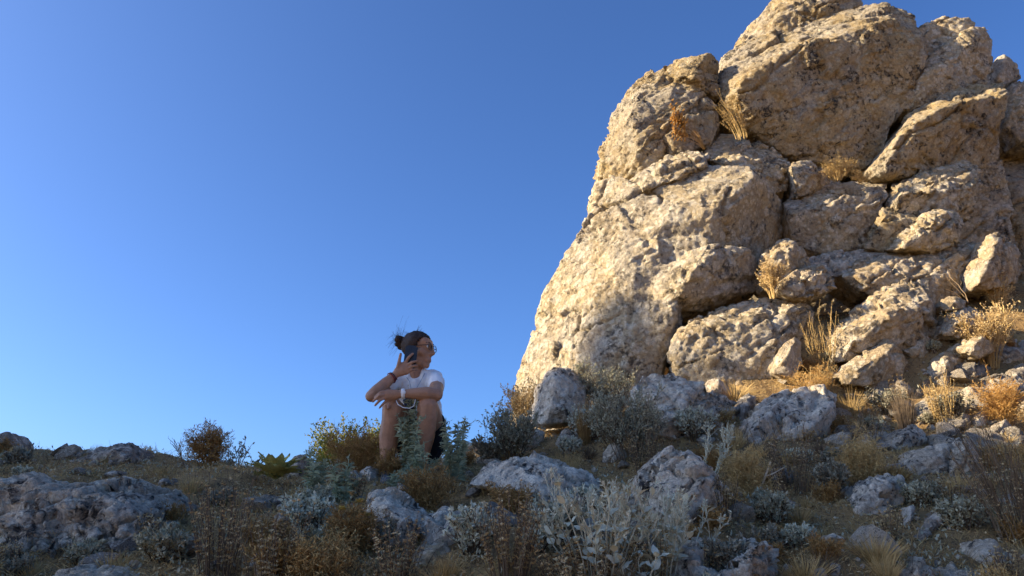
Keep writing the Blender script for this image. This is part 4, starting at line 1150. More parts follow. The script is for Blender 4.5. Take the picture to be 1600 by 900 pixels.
plant(stalks, 'dry_stalks', 'dark dead stalks with pale whorls right of the huge dark boulder', 'plant', 342, 905, 145, 120, seed=50, n=42, per=7, r=.012)
plant(stalks, 'dry_stalks', 'thin pale whorled stalks at the bottom edge beside the leaning slab', 'plant', 420, 915, 110, 130, seed=51, n=44, per=7, r=.013)
plant(stalks, 'dry_stalks', 'dead whorled stalks in front of the brown flat stone at the bottom edge', 'plant', 620, 915, 90, 110, seed=52, n=34, per=6, r=.012)
plant(stalks, 'dry_stalks', 'beige whorled stalks right of the two humped rock', 'plant', 795, 905, 120, 130, seed=53, n=56, per=7, r=.012)
plant(stalks, 'dry_stalks', 'dark whorled stalks below the cracked boulder', 'plant', 1240, 768, 100, 130, seed=54, n=60, per=7, r=.011)
plant(stalks, 'dry_stalks', 'big fan of dark stems with pale tufts at the right edge', 'plant', 1590, 842, 160, 140, seed=55, n=58, per=6, r=.011, lean=(-.12, 0), rs=.003)
plant(stalks, 'dry_stalks', 'tall golden stalks standing between the block and the long tilted boulder', 'plant', 1306, 552, 108, 68, seed=56, n=24, per=9, r=.013, smat='tan_spine', wmat='straw_whorl', Y=6.1, spread=.22)
plant(stalks, 'dry_stalks', 'sunlit whorled stalks below the angular block, beside the cream stone', 'plant', 1483, 632, 82, 54, seed=57, n=34, per=8, r=.014, smat='tan_spine', wmat='straw_whorl', Y=5.35)
plant(stalks, 'dry_stalks', 'whorled stalks in the shade under the pointed boulder', 'plant', 1120, 850, 70, 100, seed=58, n=34, per=6, r=.011, Y=3.5)
plant(stalks, 'dry_stalks', 'dry whorled stalks tangled under the fine grey shrub', 'plant', 1010, 740, 70, 110, seed=59, n=40, per=6, r=.011)
plant(tuft, 'dry_grass_tuft', 'dark upright dead grass left of the sunlit whorled stalks', 'grass tuft', 1422, 640, 92, 84, seed=60, n=240, mat='dead_dark_stem', Y=5.3, heads=20, spread=.22)
plant(shrub, 'golden_bush', 'golden dry bush at the right edge above the pale flat topped boulder', 'bush', 1572, 535, 95, 120, seed=61, n=32, per=10, sub=4, leaves=4600, L=.022, Wd=.012, smat='straw', lmat='straw_whorl', Y=6.0)
plant(shrub, 'golden_bush', 'small golden bush against the right edge beside the upright pointed boulder', 'bush', 1606, 440, 75, 50, seed=62, n=18, per=8, sub=4, leaves=1500, L=.022, Wd=.011, smat='straw', lmat='straw_whorl', Y=6.5)
plant(shrub, 'pale_shrub', 'pale grey leaved shrub growing over the foot of the pointed block', 'shrub', 1208, 462, 58, 56, seed=63, n=20, per=8, sub=4, leaves=2200, L=.02, Wd=.012, smat='straw', lmat='straw_whorl', Y=6.2, crag=True)
plant(tuft, 'dry_grass_tuft', 'leaning orange plume of dry grass on the big rounded block', 'grass tuft', 1100, 230, 95, 30, seed=64, n=34, mat='orange_spine', heads=34, headmat='orange_spine', hr=.028, Y=6.95, crag=True, lean=(-.42, 0), spread=.05)
plant(stalks, 'dry_stalks', 'dry stalks with pale buds in the cleft left of the largest boulder', 'plant', 1158, 214, 76, 50, seed=65, n=22, per=9, r=.016, smat='tan_spine', wmat='straw_whorl', Y=6.9, crag=True, lean=(-.25, 0))
plant(tuft, 'dry_grass_tuft', 'olive dry grass tuft beside the four sided grey stone', 'grass tuft', 886, 745, 50, 80, seed=66, n=260, mat='tan_spine')
plant(tuft, 'dry_grass_tuft', 'brown grass tuft in the cleft between the ribbed rock and the fine grey shrub', 'grass tuft', 915, 690, 80, 50, seed=67, n=240, mat='brown_spine', Y=5.3)
plant(tuft, 'dry_grass_tuft', 'golden grass at the foot of the big square block', 'grass tuft', 1155, 622, 36, 90, seed=68, n=260, mat='straw', Y=5.85)
plant(tuft, 'dry_grass_tuft', 'yellowish grass tuft in the lower right below the flat round rock', 'grass tuft', 1370, 880, 50, 120, seed=69, n=380, mat='tan_spine')
plant(tuft, 'dry_grass_tuft', 'pale dry grass at the bottom edge right of the big pale rock', 'grass tuft', 1260, 912, 50, 110, seed=70, n=320, mat='tan_spine')
plant(tuft, 'dry_grass_tuft', 'dry grass tuft on the bare ground behind the huge dark boulder', 'grass tuft', 258, 740, 18, 70, seed=71, n=160, mat='tan_spine')
plant(stalks, 'dry_stalks', 'two short stalks with furry golden spikes before the crevice of the crag', 'plant', 1080, 612, 38, 26, seed=72, n=4, per=9, r=.018, lo=.3, smat='straw', wmat='orange_spine', Y=5.75, twig=0)
plant(stalks, 'dry_stalks', 'grey dry stalks right of the knobbly stone, over the grey sloping rock', 'plant', 1360, 660, 55, 80, seed=74, n=34, per=6, r=.011, Y=5.0)
plant(stalks, 'dry_stalks', 'dead stalks at the bottom edge under the low silver cluster', 'plant', 900, 930, 70, 160, seed=75, n=44, per=6, r=.013)


for i_, (px_, py_, h_, w_, lb) in enumerate((
        (870, 850, 70, 110, 'low grey leaved shrub left of the biggest silver plant'),
        (1085, 690, 50, 80, 'low grey shrub on the shoulder below the big pale grey boulder'),
        (1145, 905, 60, 90, 'grey leaved shrub growing over the big pale rock at the bottom edge'),
        (1205, 820, 50, 80, 'small grey shrub between the pointed boulder and the rubble stones'),
        (735, 870, 70, 80, 'grey shrub below the right hump of the two humped rock'),
        (1300, 780, 55, 70, 'grey shrub left of the flat round rock, under the tan thornbush'),
        (1440, 790, 40, 70, 'small grey shrub under the grey sloping rock'),
        (920, 690, 55, 80, 'grey shrub between the ribbed rock and the wide fine leaved shrub'),
        (1390, 650, 45, 80, 'greyish shrub left of the dull smooth boulder'),
        (1510, 830, 50, 80, 'grey shrub left of the big fan of dark stems'),
        (480, 830, 50, 90, 'greyish low shrub under the blue green thistles'),
        (1490, 655, 40, 70, 'low olive shrub below the sunlit whorled stalks'),
        (250, 880, 55, 80, 'grey shrub against the right end of the huge dark boulder'))):
    plant(shrub, 'grey_shrub', lb, 'shrub', px_, py_, h_, w_, seed=120 + i_, n=20, per=8, sub=4, leaves=2000, L=.022, Wd=.011, smat='dead_dark_stem', lmat=('grey_green_leaf', 'silver_felt_leaf', 'dark_grey_leaf')[i_ % 3])
for i_, (px_, py_, h_, w_, lb) in enumerate((
        (1385, 905, 50, 90, 'straw tuft at the bottom edge left of the long low rock'),
        (700, 905, 45, 90, 'straw tuft at the bottom edge right of the brown flat stone'),
        (1150, 700, 40, 70, 'straw tuft between the pointed boulder and the cracked boulder'),
        (1330, 650, 50, 70, 'straw tuft in the shade right of the cracked boulder'),
        (1600, 740, 45, 80, 'straw tuft at the right edge above the fan of dark stems'),
        (1230, 640, 30, 60, 'straw tuft on top of the split between sun and shade behind the cracked boulder'),
        (300, 770, 35, 80, 'straw tuft right of the huge dark boulder near its upper corner'),
        (170, 722, 16, 60, 'short straw tuft at the foot of the flat topped skyline boulder'),
        (640, 700, 10, 20, 'wisps of straw behind the tall thistle'),
        (1500, 770, 40, 80, 'straw tuft at the foot of the grey peaked rock'))):
    plant(tuft, 'dry_grass_tuft', lb, 'grass tuft', px_, py_, h_, w_, seed=150 + i_, n=240, mat=('straw', 'tan_spine')[i_ % 2], spread=.6)


def bare(root, rg, h, w, n=7, lean=(0, 0), buds=0):
    S = g_stems(rg, n, h, .6 * w / h, w * .08, K=7, wig=.05, lean=lean)
    B = g_branch(rg, S, 4, h * .35, .7, lo=.3, K=4, wig=.12)
    g = Geo(); tubes(g, S, .004, .0018); tubes(g, B, .002, .001)
    part(g, 'twigs', 'bare_twig', root)
    if buds:
        g = Geo(); p, t = along(rg, B, buds, .3); m = len(p)
        blades(g, p, unit(rg.normal(0, 1, (m, 3)) + t), rg.normal(0, 1, (m, 3)), .02, .01, .2, .1)
        part(g, 'buds', 'grey_green_leaf', root)


plant(bare, 'bare_shrub', 'bare twiggy little shrub on the skyline left of the rusty thornbush', 'shrub', 296, 722, 46, 60, seed=80, Y=5.5)
plant(bare, 'bare_shrub', 'leafy grey sprig standing close to the right of the rusty thornbush', 'plant', 374, 738, 40, 30, seed=81, n=6, buds=160, Y=5.15)
plant(bare, 'bare_shrub', 'single sprig slanting into the sky left of the broad leaved rosette', 'plant', 388, 734, 34, 20, seed=82, n=2, buds=50, lean=(.6, 0), Y=5.2)
plant(bare, 'bare_shrub', 'dead twiggy branch lying against the broad pale boulder', 'branch', 1512, 470, 50, 50, seed=83, n=3, lean=(-.5, 0), Y=6.2, crag=True)

# the broad leaved rosette on the crest
Yr = 4.45
rr = empty('rosette_plant', on_ground(434, Yr) + np.array([0, 0, .0]))
props(rr, 'rosette of broad olive green leaves on the crest left of the pale skyline rock', 'plant')
RL = [leaf_mesh('broad_leaf', 'rosette_leaf', n=8, wid=.66, curl=c, cup=.22, wave=.05, seed=9 + i) for i, c in enumerate((.12, .35))]
rg = np.random.default_rng(12)
for i in range(20):
    a = i * 2.39996; e = .38 + 1.0 * (i / 20.0)
    leaf_at(RL[i % 2], rr, (0, 0, .05), (math.cos(a) * math.cos(e), math.sin(a) * math.cos(e), math.sin(e)), (-math.cos(a) * math.sin(e), -math.sin(a) * math.sin(e), math.cos(e)), (.20 - .05 * i / 20) + rg.uniform(-.02, .02))

# low growth that covers the slope: a few prototypes, copied with their parts
def copy_plant(r, loc, rz, sc, label, group):
    c = r.copy(); COL.objects.link(c); c.location = loc; c.rotation_euler = (0, 0, rz); c.scale = (sc, sc, sc * (.85 + .3 * ((rz * 7) % 1)))
    c['label'] = label; c['group'] = group
    for ch in r.children:
        d = ch.copy(); COL.objects.link(d); d.parent = c
    return c


_rc = np.random.default_rng(4242)


def sprinkle(kinds, n, label, group, y0=2.4, y1=6.2, lo=.7, hi=1.25):
    k = 0
    while k < n:
        y = y0 + (y1 - y0) * _rc.uniform() ** 1.1; x = _rc.uniform(-.72, .72) * (y + .2)
        if vnoise(np.array([[x * 1.1, y * 1.1, 3.0]]), 77)[0] < _rc.uniform(-.5, .2): continue
        q = np.array([x, y, float(ground_z(x, y)[0]) - .015])
        copy_plant(kinds[k % len(kinds)], q, _rc.uniform(0, 6.28), _rc.uniform(lo, hi), label, group)
        k += 1


PR = []
for i_ in range(3):
    PR.append(plant(spiny, 'low_thornbush', 'low dry brown thornbush among the stones of the shaded slope', 'bush', 420 + 330 * i_, 850, 40, 70, seed=300 + i_, n=18, per=8, sub=3, spikes=900, smat='brown_spine', lmat=('brown_spine', 'tan_spine', 'brown_spine')[i_], group='low brown thornbushes'))
sprinkle(PR, 46, PR[0]['label'], PR[0]['group'])
PS = []
for i_ in range(3):
    PS.append(plant(shrub, 'low_grey_shrub', 'low grey leaved shrub in the dead grass of the shaded slope', 'shrub', 480 + 360 * i_, 860, 36, 66, seed=310 + i_, n=16, per=7, sub=3, leaves=1100, L=.02, Wd=.009, smat='dead_dark_stem', lmat=('grey_green_leaf', 'silver_felt_leaf', 'dark_grey_leaf')[i_], group='low grey shrubs'))
sprinkle(PS, 44, PS[0]['label'], PS[0]['group'])
PT = []
for i_ in range(3):
    PT.append(plant(tuft, 'low_grass_tuft', 'low tuft of dry grass growing between the stones of the slope', 'grass tuft', 560 + 300 * i_, 850, 36, 70, seed=320 + i_, n=120, mat=('straw', 'tan_spine', 'dead_dark_stem')[i_], spread=.8, group='low dry grass tufts'))
sprinkle(PT, 80, PT[0]['label'], PT[0]['group'], y1=6.6)
PK = []
for i_ in range(2):
    PK.append(plant(stalks, 'low_dry_stalks', 'short dead stalks with beige whorls in the shaded slope', 'plant', 600 + 400 * i_, 870, 50, 60, seed=330 + i_, n=16, per=6, r=.011, group='short dead stalks'))
sprinkle(PK, 34, PK[0]['label'], PK[0]['group'], y1=5.4)

# a grey stick lying in the grass
g = Geo(); P = np.array([[at(1178, 790, 4.0), at(1188, 768, 4.05), at(1196, 745, 4.1), at(1204, 722, 4.15)]])
o_ = P[0, 0].copy(); tubes(g, P - o_, .009, .005); tubes(g, np.array([[P[0, 2] - o_, P[0, 2] - o_ + np.array([.05, .0, .02]), P[0, 2] - o_ + np.array([.11, .02, .05])]]), .005, .002)
props(link('dead_stick', g.mesh('dead_stick'), PM['grey_stick'], loc=o_), 'pale dead stick leaning in the grass right of the pointed boulder', 'stick')

# ------------------------------------------------------------------ ground cover nobody could count
rg = np.random.default_rng(99)


def scatter(n, y0=2.2, y1=7.0, clump=1.2, thr=-.1, s=0):
    y = y0 + (y1 - y0) * rg.uniform(0, 1, n) ** 1.25
    x = rg.uniform(-.80, .80, n) * (y + .35)
    p = np.stack([x, y, 0 * x], 1)
    k = (fbm(p * clump + s, 200 + s, 3) + .6 * fbm(p * 4 + s, 210 + s, 2)) > thr + rg.uniform(-.5, .5, n)
    x, y = x[k], y[k]
    z = np.concatenate([ground_z(x[i:i + 20000], y[i:i + 20000]) for i in range(0, len(x), 20000)])
    return np.stack([x, y, z], 1)


def grass(n, h, mat, name, s, thr, W=.0026):
    p = scatter(n, s=s, thr=thr); m = len(p)
    d = unit(rg.normal(0, .55, (m, 3)) * np.array([1, 1, .2]) + np.array([0, 0, 1]))
    L = h * rg.uniform(.35, 1.15, m) * (.75 + .25 * np.clip(fbm(p * 1.7, 300 + s, 2), -1, 1.5))
    bend = unit(rg.normal(0, 1, (m, 3)) * np.array([1, 1, .3])) * L[:, None]
    t = np.linspace(0, 1, 3)[None, :, None]
    P = p[:, None] - np.array([0, 0, .012]) + d[:, None] * L[:, None, None] * t + bend[:, None] * .45 * t ** 2
    P[:, :, 2] -= (L[:, None] * .22 * np.linspace(0, 1, 3)[None] ** 2)
    g = Geo(); ribbons(g, P, W * 1.15, W * .3)
    props(link(name, g.mesh(name), PM[mat]), kind='stuff')


grass(42000, .10, 'straw', 'dry_grass', 1, .35)
grass(56000, .09, 'tan_spine', 'dry_grass', 2, .0)
grass(52000, .085, 'brown_spine', 'dry_grass', 3, .0)
grass(22000, .13, 'dead_dark_stem', 'dead_stems', 4, .15)
_sc = scatter


def scatter(n, s=0, thr=0, **k):
    q = _sc(n * 3, y0=5.0, y1=6.9, clump=1.5, thr=thr, s=s)
    return q[q[:, 0] > .6][:n]


grass(14000, .12, 'straw', 'sunlit_dry_grass', 15, .25)
scatter = _sc
# fallen bits and small leaves
p = scatter(60000, thr=-.4, s=7); m = len(p)
g = Geo(); blades(g, p + np.array([0, 0, .012]), rg.normal(0, 1, (m, 3)) * np.array([1, 1, .35]), np.tile([0, 0, 1.], (m, 1)) + rg.normal(0, .5, (m, 3)), rg.uniform(.008, .03, m), rg.uniform(.004, .012, m), .2, .1)
props(link('leaf_litter', g.mesh('leaf_litter'), PM['straw_whorl']), kind='stuff')
p = scatter(22000, thr=.15, s=8); m = len(p)
g = Geo(); blades(g, p + np.array([0, 0, .01]) + rg.normal(0, .015, (m, 3)), rg.normal(0, 1, (m, 3)) + np.array([0, 0, .9]), rg.normal(0, 1, (m, 3)), rg.uniform(.012, .03, m), rg.uniform(.006, .014, m), .2, .1)
props(link('ground_cover_leaves', g.mesh('ground_cover_leaves'), PM['grey_green_leaf']), kind='stuff')
# gravel
ico = bmesh.new(); bmesh.ops.create_icosphere(ico, subdivisions=1, radius=1)
IV = np.array([v.co for v in ico.verts]); IF = np.array([[v.index for v in f.verts] for f in ico.faces]); ico.free()
p = scatter(2600, thr=-.1, s=9, clump=.9); m = len(p)
sz = .006 + .022 * rg.uniform(0, 1, m) ** 3.5
Vg = IV[None] * (1 + rg.normal(0, .16, (m, len(IV), 1))) * sz[:, None, None] * rg.uniform(.6, 1.3, (m, 1, 3)) + p[:, None] + np.array([0, 0, .004])
Fg = IF[None] + np.arange(m)[:, None, None] * len(IV)
props(link('gravel', mesh_np('gravel', Vg.reshape(-1, 3), Fg.reshape(-1, 3), False), M['grey']), kind='stuff')
# loose stones of fist size, each its own
LS = []
for k in range(7):
    rr_ = np.random.default_rng(500 + k); bm = bmesh.new()
    for _ in range(13): bm.verts.new(unit(rr_.normal(0, 1, 3)) * rr_.uniform(.75, 1) * np.array([1, .8, .62]))
    r_ = bmesh.ops.convex_hull(bm, input=bm.verts[:])
    bmesh.ops.delete(bm, geom=list({v for v in r_['geom_interior'] + r_['geom_unused'] if isinstance(v, bmesh.types.BMVert)}), context='VERTS')
    bmesh.ops.triangulate(bm, faces=bm.faces[:])
    bmesh.ops.subdivide_edges(bm, edges=bm.edges[:], cuts=3, use_grid_fill=True)
    bmesh.ops.smooth_vert(bm, verts=bm.verts[:], factor=.3, use_axis_x=True, use_axis_y=True, use_axis_z=True)
    Vs = np.array([v.co for v in bm.verts]); off, g_, f1, f2 = cells(Vs / .55 + k * 5.1, k)
    dd = (off * g_[:, :3]).sum(1) * .16 + .05 * fbm(Vs * 3 + k, k, 3)
    for v_, c_, q_ in zip(bm.verts, Vs, dd): v_.co = c_ * (1 + q_)
    me = D.meshes.new('loose_stone'); bm.to_mesh(me); bm.free(); me.materials.append(M[('grey', 'dgrey', 'pale')[k % 3]]); LS.append(me)
p = np.concatenate([scatter(420, thr=-.2, s=12, y1=6.4)[:170], [v_ for v_ in _sc(900, y0=5.2, y1=6.7, thr=-.3, s=18) if v_[0] > .9][:50]])
for _ in range(70):
    px_, py_ = rg.uniform(1270, 1640), rg.uniform(575, 720)
    Y_ = hit(px_, py_, 4.0, 8.0)
    if Y_: p = np.concatenate([p, at(px_, py_, Y_)[None]])
for k, q in enumerate(p):
    o = D.objects.new('loose_stone', LS[k % 7]); COL.objects.link(o)
    s_ = (.026 + .115 * rg.uniform() ** 2.0 if k < 170 else rg.uniform(.035, .10) if k < 220 else rg.uniform(.04, .15)); o.scale = (s_, s_, s_); o.location = q + np.array([0, 0, s_ * .15]); o.rotation_euler = (rg.uniform(-.3, .3), rg.uniform(-.3, .3), rg.uniform(0, 6))
    props(o, 'loose stone up to head size lying in the dry grass of the slope', 'stone', 'loose stones in the dry grass')

# ------------------------------------------------------------------ the person crouching on the crest
PY = 4.70


def pp(px, py, dy=0.0): return at(px, py, PY + dy)


_sph = bmesh.new(); bmesh.ops.create_icosphere(_sph, subdivisions=2, radius=1)
SPH = np.array([v.co for v in _sph.verts]); _sph.free()


class Body:
    """convex pieces fused into one smooth skin by a voxel remesh"""
    def __init__(self): self.h = []
    def hull(self, *balls):
        """balls: (centre, radius) or (centre, (rx, ry, rz)) or (centre, (rx, ry, rz), 3x3 axes)"""
        P = []
        for b in balls:
            r = np.array(b[1]) * np.ones(3); q = SPH * r
            if len(b) > 2: q = q @ np.array(b[2])
            P.append(q + np.array(b[0]))
        self.h.append(np.concatenate(P)); return self
    def chain(self, *balls):
        for a, b in zip(balls[:-1], balls[1:]): self.hull(a, b)
        return self
    def solid(self, name, voxel, smooth=3, wrinkle=0.0, wscale=.05, seed=0):
        bm = bmesh.new()
        for H in self.h:
            vs = [bm.verts.new(p) for p in H]
            r = bmesh.ops.convex_hull(bm, input=vs)
            bmesh.ops.delete(bm, geom=list({g for g in r['geom_interior'] + r['geom_unused'] if isinstance(g, bmesh.types.BMVert) and g.is_valid}), context='VERTS')
        me = D.meshes.new('tmp'); bm.to_mesh(me); bm.free()
        o = D.objects.new('tmp', me); COL.objects.link(o)
        md = o.modifiers.new('r', 'REMESH'); md.mode = 'VOXEL'; md.voxel_size = voxel
        em = o.evaluated_get(bpy.context.evaluated_depsgraph_get()).to_mesh()
        n = len(em.vertices); V = np.empty(n * 3, np.float32); em.vertices.foreach_get('co', V); V = V.reshape(-1, 3).astype(float)
        F = np.empty(len(em.polygons) * 4, np.int32); em.loops.foreach_get('vertex_index', F); F = F.reshape(-1, 4)
        E = np.empty(len(em.edges) * 2, np.int32); em.edges.foreach_get('vertices', E); E = E.reshape(-1, 2)
        o.to_mesh_clear(); D.objects.remove(o); D.meshes.remove(me)
        V = smooth_np(V, E, .5, smooth)
        if wrinkle:
            N = normals_np(V, F)
            w_ = 1 - np.abs(fbm(V * np.array([1, 1, .6]) / wscale, seed, 3)) * 2
            V = V + N * (wrinkle * w_)[:, None]
        return V, F


person = empty('person', on_ground(640, 4.75))
P0 = np.array(person.location)
props(person, 'person in white t-shirt and black shorts crouching on the crest, holding a phone', 'person')


def pchild(name, V, F, mat, parent=None, smooth=True):
    return link(name, mesh_np(name, np.asarray(V) - P0, F, smooth), mat, parent or person)


MP = dict(skin=plain_mat('skin', (0.38, 0.20, 0.115), .5, .35, .2, 24, .2), shirt=plain_mat('white_cotton', (0.80, 0.80, 0.78), .9, .1, .05, 90, .2),
          shorts=plain_mat('black_cloth', (0.018, 0.018, 0.02), .9, .1, .2, 80), hair=plain_mat('dark_hair', (0.042, 0.022, 0.012), .55, .25, .5, 120, .6),
          dark=plain_mat('dark_plastic', (0.02, 0.02, 0.022), .35, .5, .05), white=plain_mat('white_band', (0.78, 0.77, 0.74), .5, .4, .04),
          red=plain_mat('red_cord', (0.22, 0.035, 0.04), .7, .2, .1), cord=plain_mat('grey_cord', (0.30, 0.36, 0.42), .8, .2, .1),
          pouch=plain_mat('dark_grey_cloth', (0.06, 0.065, 0.08), .9, .1, .2), shoe=plain_mat('grey_shoe', (0.13, 0.14, 0.15), .8, .2, .2),
          lip=plain_mat('lips', (0.36, 0.15, 0.13), .5, .4, .05), eye=plain_mat('eye_white', (0.7, 0.68, 0.65), .3, .5, .02),
          band=plain_mat('hair_band', (0.22, 0.25, 0.24), .8, .2, .1))

# head frame: f where the face points, u up, s towards the person's right ear
hf = unit(np.array([.93, -.36, -.06])); hu = unit(np.array([.05, .0, 1.0]) - hf * (np.array([.05, 0, 1.0]) @ hf)); hsd = np.cross(hf, hu)
HC = pp(653, 547, .0)
HA = np.stack([hf, hsd, hu])


def hd(f, s, u): return HC + hf * f + hsd * s + hu * u


B = Body()
B.hull((hd(-.012, 0, .03), (.098, .076, .083), HA))
B.hull((hd(.046, .026, .042), .040), (hd(.046, -.026, .042), .040), (hd(.055, 0, .0), .045))
B.hull((hd(.045, .040, -.022), .030), (hd(.045, -.040, -.022), .030), (hd(.062, 0, -.035), .036))
B.hull((hd(-.012, .050, -.055), .022), (hd(-.012, -.050, -.055), .022), (hd(.068, .0, -.098), .022), (hd(.045, .026, -.088), .02), (hd(.045, -.026, -.088), .02), (hd(.05, 0, -.03), .045))
B.hull((hd(.072, .012, -.066), .022), (hd(.072, -.012, -.066), .022), (hd(.084, 0, -.064), .014))
B.hull((hd(.089, 0, .018), .009), (hd(.114, 0, -.024), .010), (hd(.098, .011, -.030), .009), (hd(.098, -.011, -.030), .009), (hd(.08, 0, -.02), .016))
B.hull((hd(-.012, .076, .0), (.022, .010, .032), HA)); B.hull((hd(-.012, -.076, .0), (.022, .010, .032), HA))
B.hull((hd(.078, .030, .030), .014), (hd(.086, 0, .030), .014), (hd(.078, -.030, .030), .014))
B.hull((hd(.076, 0, -.101), .0155), (hd(.066, .014, -.104), .014), (hd(.066, -.014, -.104), .014))
# neck, shoulders, trunk
nk = pp(648, 586, .03)
B.chain((hd(-.028, 0, -.05), .056), (nk, .060), (pp(650, 606, .06), .085))
B.hull((pp(624, 593, .04), .040), (pp(677, 591, .04), .040), (pp(650, 606, .06), .09))
B.chain((pp(650, 608, .06), (.13, .09, .09)), (pp(653, 645, .13), (.125, .10, .09)), (pp(655, 682, .16), (.14, .12, .09)))
# the arm that holds the phone
B.chain((pp(623, 593, .03), .042), (pp(600, 607, -.09), .042), (pp(580, 619, -.19), .036), (pp(588, 612, -.185), .040), (pp(602, 599, -.16), .035), (pp(616.5, 586.5, -.135), .0245))
# the arm laid across the knees
B.chain((pp(678, 592, .03), .042), (pp(682, 605, -.14), .044), (pp(682, 617, -.275), .038), (pp(668, 615, -.30), .041), (pp(648, 615, -.315), .034), (pp(629, 615.5, -.32), .0245))
# phone hand: palm, four fingers and thumb
w1 = pp(618, 585, -.135)
kn = [pp(633.5, 566.5, -.135), pp(635, 571.5, -.14), pp(636, 577, -.14), pp(636.5, 582, -.135)]
B.hull((w1, .022), (pp(620, 580, -.135), .02), *[(k, .0125) for k in kn], (pp(624, 572, -.135), .014))
tips = [pp(645, 552.5, -.135), pp(652, 563.8, -.13), pp(651.5, 571, -.13), pp(650.5, 577.5, -.125)]
for k, t_, r in zip(kn, tips, (.0095, .0095, .0092, .0082)):
    m_ = k * .5 + t_ * .5 + np.array([0, -.010, .004])
    B.chain((k, r + .001), (m_, r), (t_, r - .0018))
B.chain((pp(621, 578, -.14), .014), (pp(623.5, 566, -.15), .0112), (pp(626, 553, -.15), .0088))
# hanging hand: palm, four fingers and thumb
kn2 = [pp(605, 611.5, -.335), pp(603, 616, -.342), pp(603.5, 620.5, -.338), pp(606, 624.5, -.325)]
B.hull((pp(628, 615.5, -.32), .0225), (pp(622, 617, -.322), .021), *[(k, .0125) for k in kn2])
mids = [pp(595, 613, -.355), pp(592.5, 618.5, -.362), pp(594, 625, -.355), pp(598.5, 631, -.335)]
tip2 = [pp(585.5, 620.5, -.35), pp(582.5, 627.5, -.352), pp(586, 633.5, -.345), pp(593, 637.5, -.325)]
for k, m_, t_, r in zip(kn2, mids, tip2, (.0092, .0094, .0090, .0080)):
    B.chain((k, r + .0012), (m_, r), (t_, r - .002))
B.chain((pp(617, 623, -.31), .013), (pp(610, 631, -.315), .0105), (pp(606, 638, -.325), .0085))
# legs
B.chain((pp(674, 684, .14), .09), (pp(672, 655, -.12), .076), (pp(668, 634, -.27), .060), (pp(667, 655, -.255), .060), (pp(663, 682, -.23), .062), (pp(657, 720, -.22), .042), (pp(656, 742, -.22), .037))
B.chain((pp(637, 684, .14), .088), (pp(626, 655, -.12), .074), (pp(613, 636, -.26), .059), (pp(612, 655, -.245), .058), (pp(608, 682, -.22), .059), (pp(605, 720, -.21), .041), (pp(604, 742, -.21), .036))
V, F = B.solid('body', .0042, 2)
bo = pchild('body', V, F, MP['skin'])
md_ = bo.modifiers.new('d', 'DECIMATE'); md_.ratio = .38
me_ = D.meshes.new_from_object(bo.evaluated_get(bpy.context.evaluated_depsgraph_get()))
old_ = bo.data; bo.modifiers.clear(); bo.data = me_; D.meshes.remove(old_); me_.name = 'body'
# clothes
S_ = Body()
S_.hull((pp(626, 591, .03), .052), (pp(676, 588, .03), .052), (pp(650, 612, .06), (.135, .105, .10)))
S_.hull((pp(638, 588, .035), .03), (pp(662, 586, .035), .03), (pp(650, 606, .05), .09))
S_.hull((pp(640, 589, .02), .024), (pp(660, 587, .02), .024), (pp(649, 598, -.03), .022), (pp(650, 612, .0), .06))
S_.chain((pp(650, 610, .06), (.148, .108, .10)), (pp(655, 645, .12), (.145, .12, .10)), (pp(659, 672, .17), (.14, .125, .09)))
S_.chain((pp(624, 591, .03), .054), (pp(606, 603, -.065), .051))
S_.chain((pp(677, 590, .03), .056), (pp(681.5, 603, -.125), .054))
V, F = S_.solid('t_shirt', .0075, 2, .007, .085, 3)
pchild('t_shirt', V, F, MP['shirt'])
T_ = Body()
T_.chain((pp(657, 676, .18), (.15, .13, .07)), (pp(660, 694, .18), (.15, .14, .09)))
T_.chain((pp(675, 688, .15), .100), (pp(673, 662, -.06), .088))
T_.hull((pp(675, 690, .14), .100), (pp(668, 708, .05), .07), (pp(674, 680, .0), .085))
T_.chain((pp(637, 688, .15), .098), (pp(629, 664, -.05), .086))
V, F = T_.solid('shorts', .008, 2, .004, .09, 5)
pchild('shorts', V, F, MP['shorts'])
for kx in (656, 604):
    sh = Body(); sh.chain((pp(kx, 744, -.20), (.042, .05, .045)), (pp(kx, 752, -.30), (.040, .055, .026)), (pp(kx - 1, 754, -.38), (.036, .04, .022)))
    V, F = sh.solid('shoe', .006, 2); pchild('shoe', V, F, MP['shoe'])
# hair: a pulled back cap, a loose bun and flying strands
hb = bmesh.new(); bmesh.ops.create_uvsphere(hb, u_segments=56, v_segments=36, radius=1)
for v_ in list(hb.verts):
    c = np.array(v_.co) * np.array([.104, .081, .087]) + np.array([-.014, 0, .034])
    lim = np.interp(c[0], [-.13, -.05, -.01, .02, .045, .075, .09], [-.10, -.085, -.05, -.01, .045, .078, .12])
    if c[2] < lim: hb.verts.remove(v_)
    else:
        st = .0022 * math.sin(c[1] * 420 + c[2] * 300) + .0018 * math.sin(c[2] * 700 + 2)
        c = c * (1 + st * 6 + .03 * float(vnoise(np.array([c * 38.0]), 4)[0]))
        v_.co = hd(*c) - P0
bmesh.ops.solidify(hb, geom=hb.faces[:], thickness=.012)
me = D.meshes.new('hair'); hb.to_mesh(me); hb.free()
for p_ in me.polygons: p_.use_smooth = True
hair = link('hair', me, MP['hair'], person)
rgp = np.random.default_rng(5)
bn = Body(); bc = pp(625, 530, .02)
for _ in range(9):
    bn.hull((bc + rgp.normal(0, 1, 3) * np.array([.018, .014, .026]), rgp.uniform(.014, .026)))
bn.chain((bc, .022), (hd(-.10, 0, .055), .02))
V, F = bn.solid('bun', .004, 2, .003, .02, 9); pchild('bun', V, F, MP['hair'])
g = Geo()
c0 = bc + rgp.normal(0, 1, (110, 3)) * np.array([.016, .014, .024])
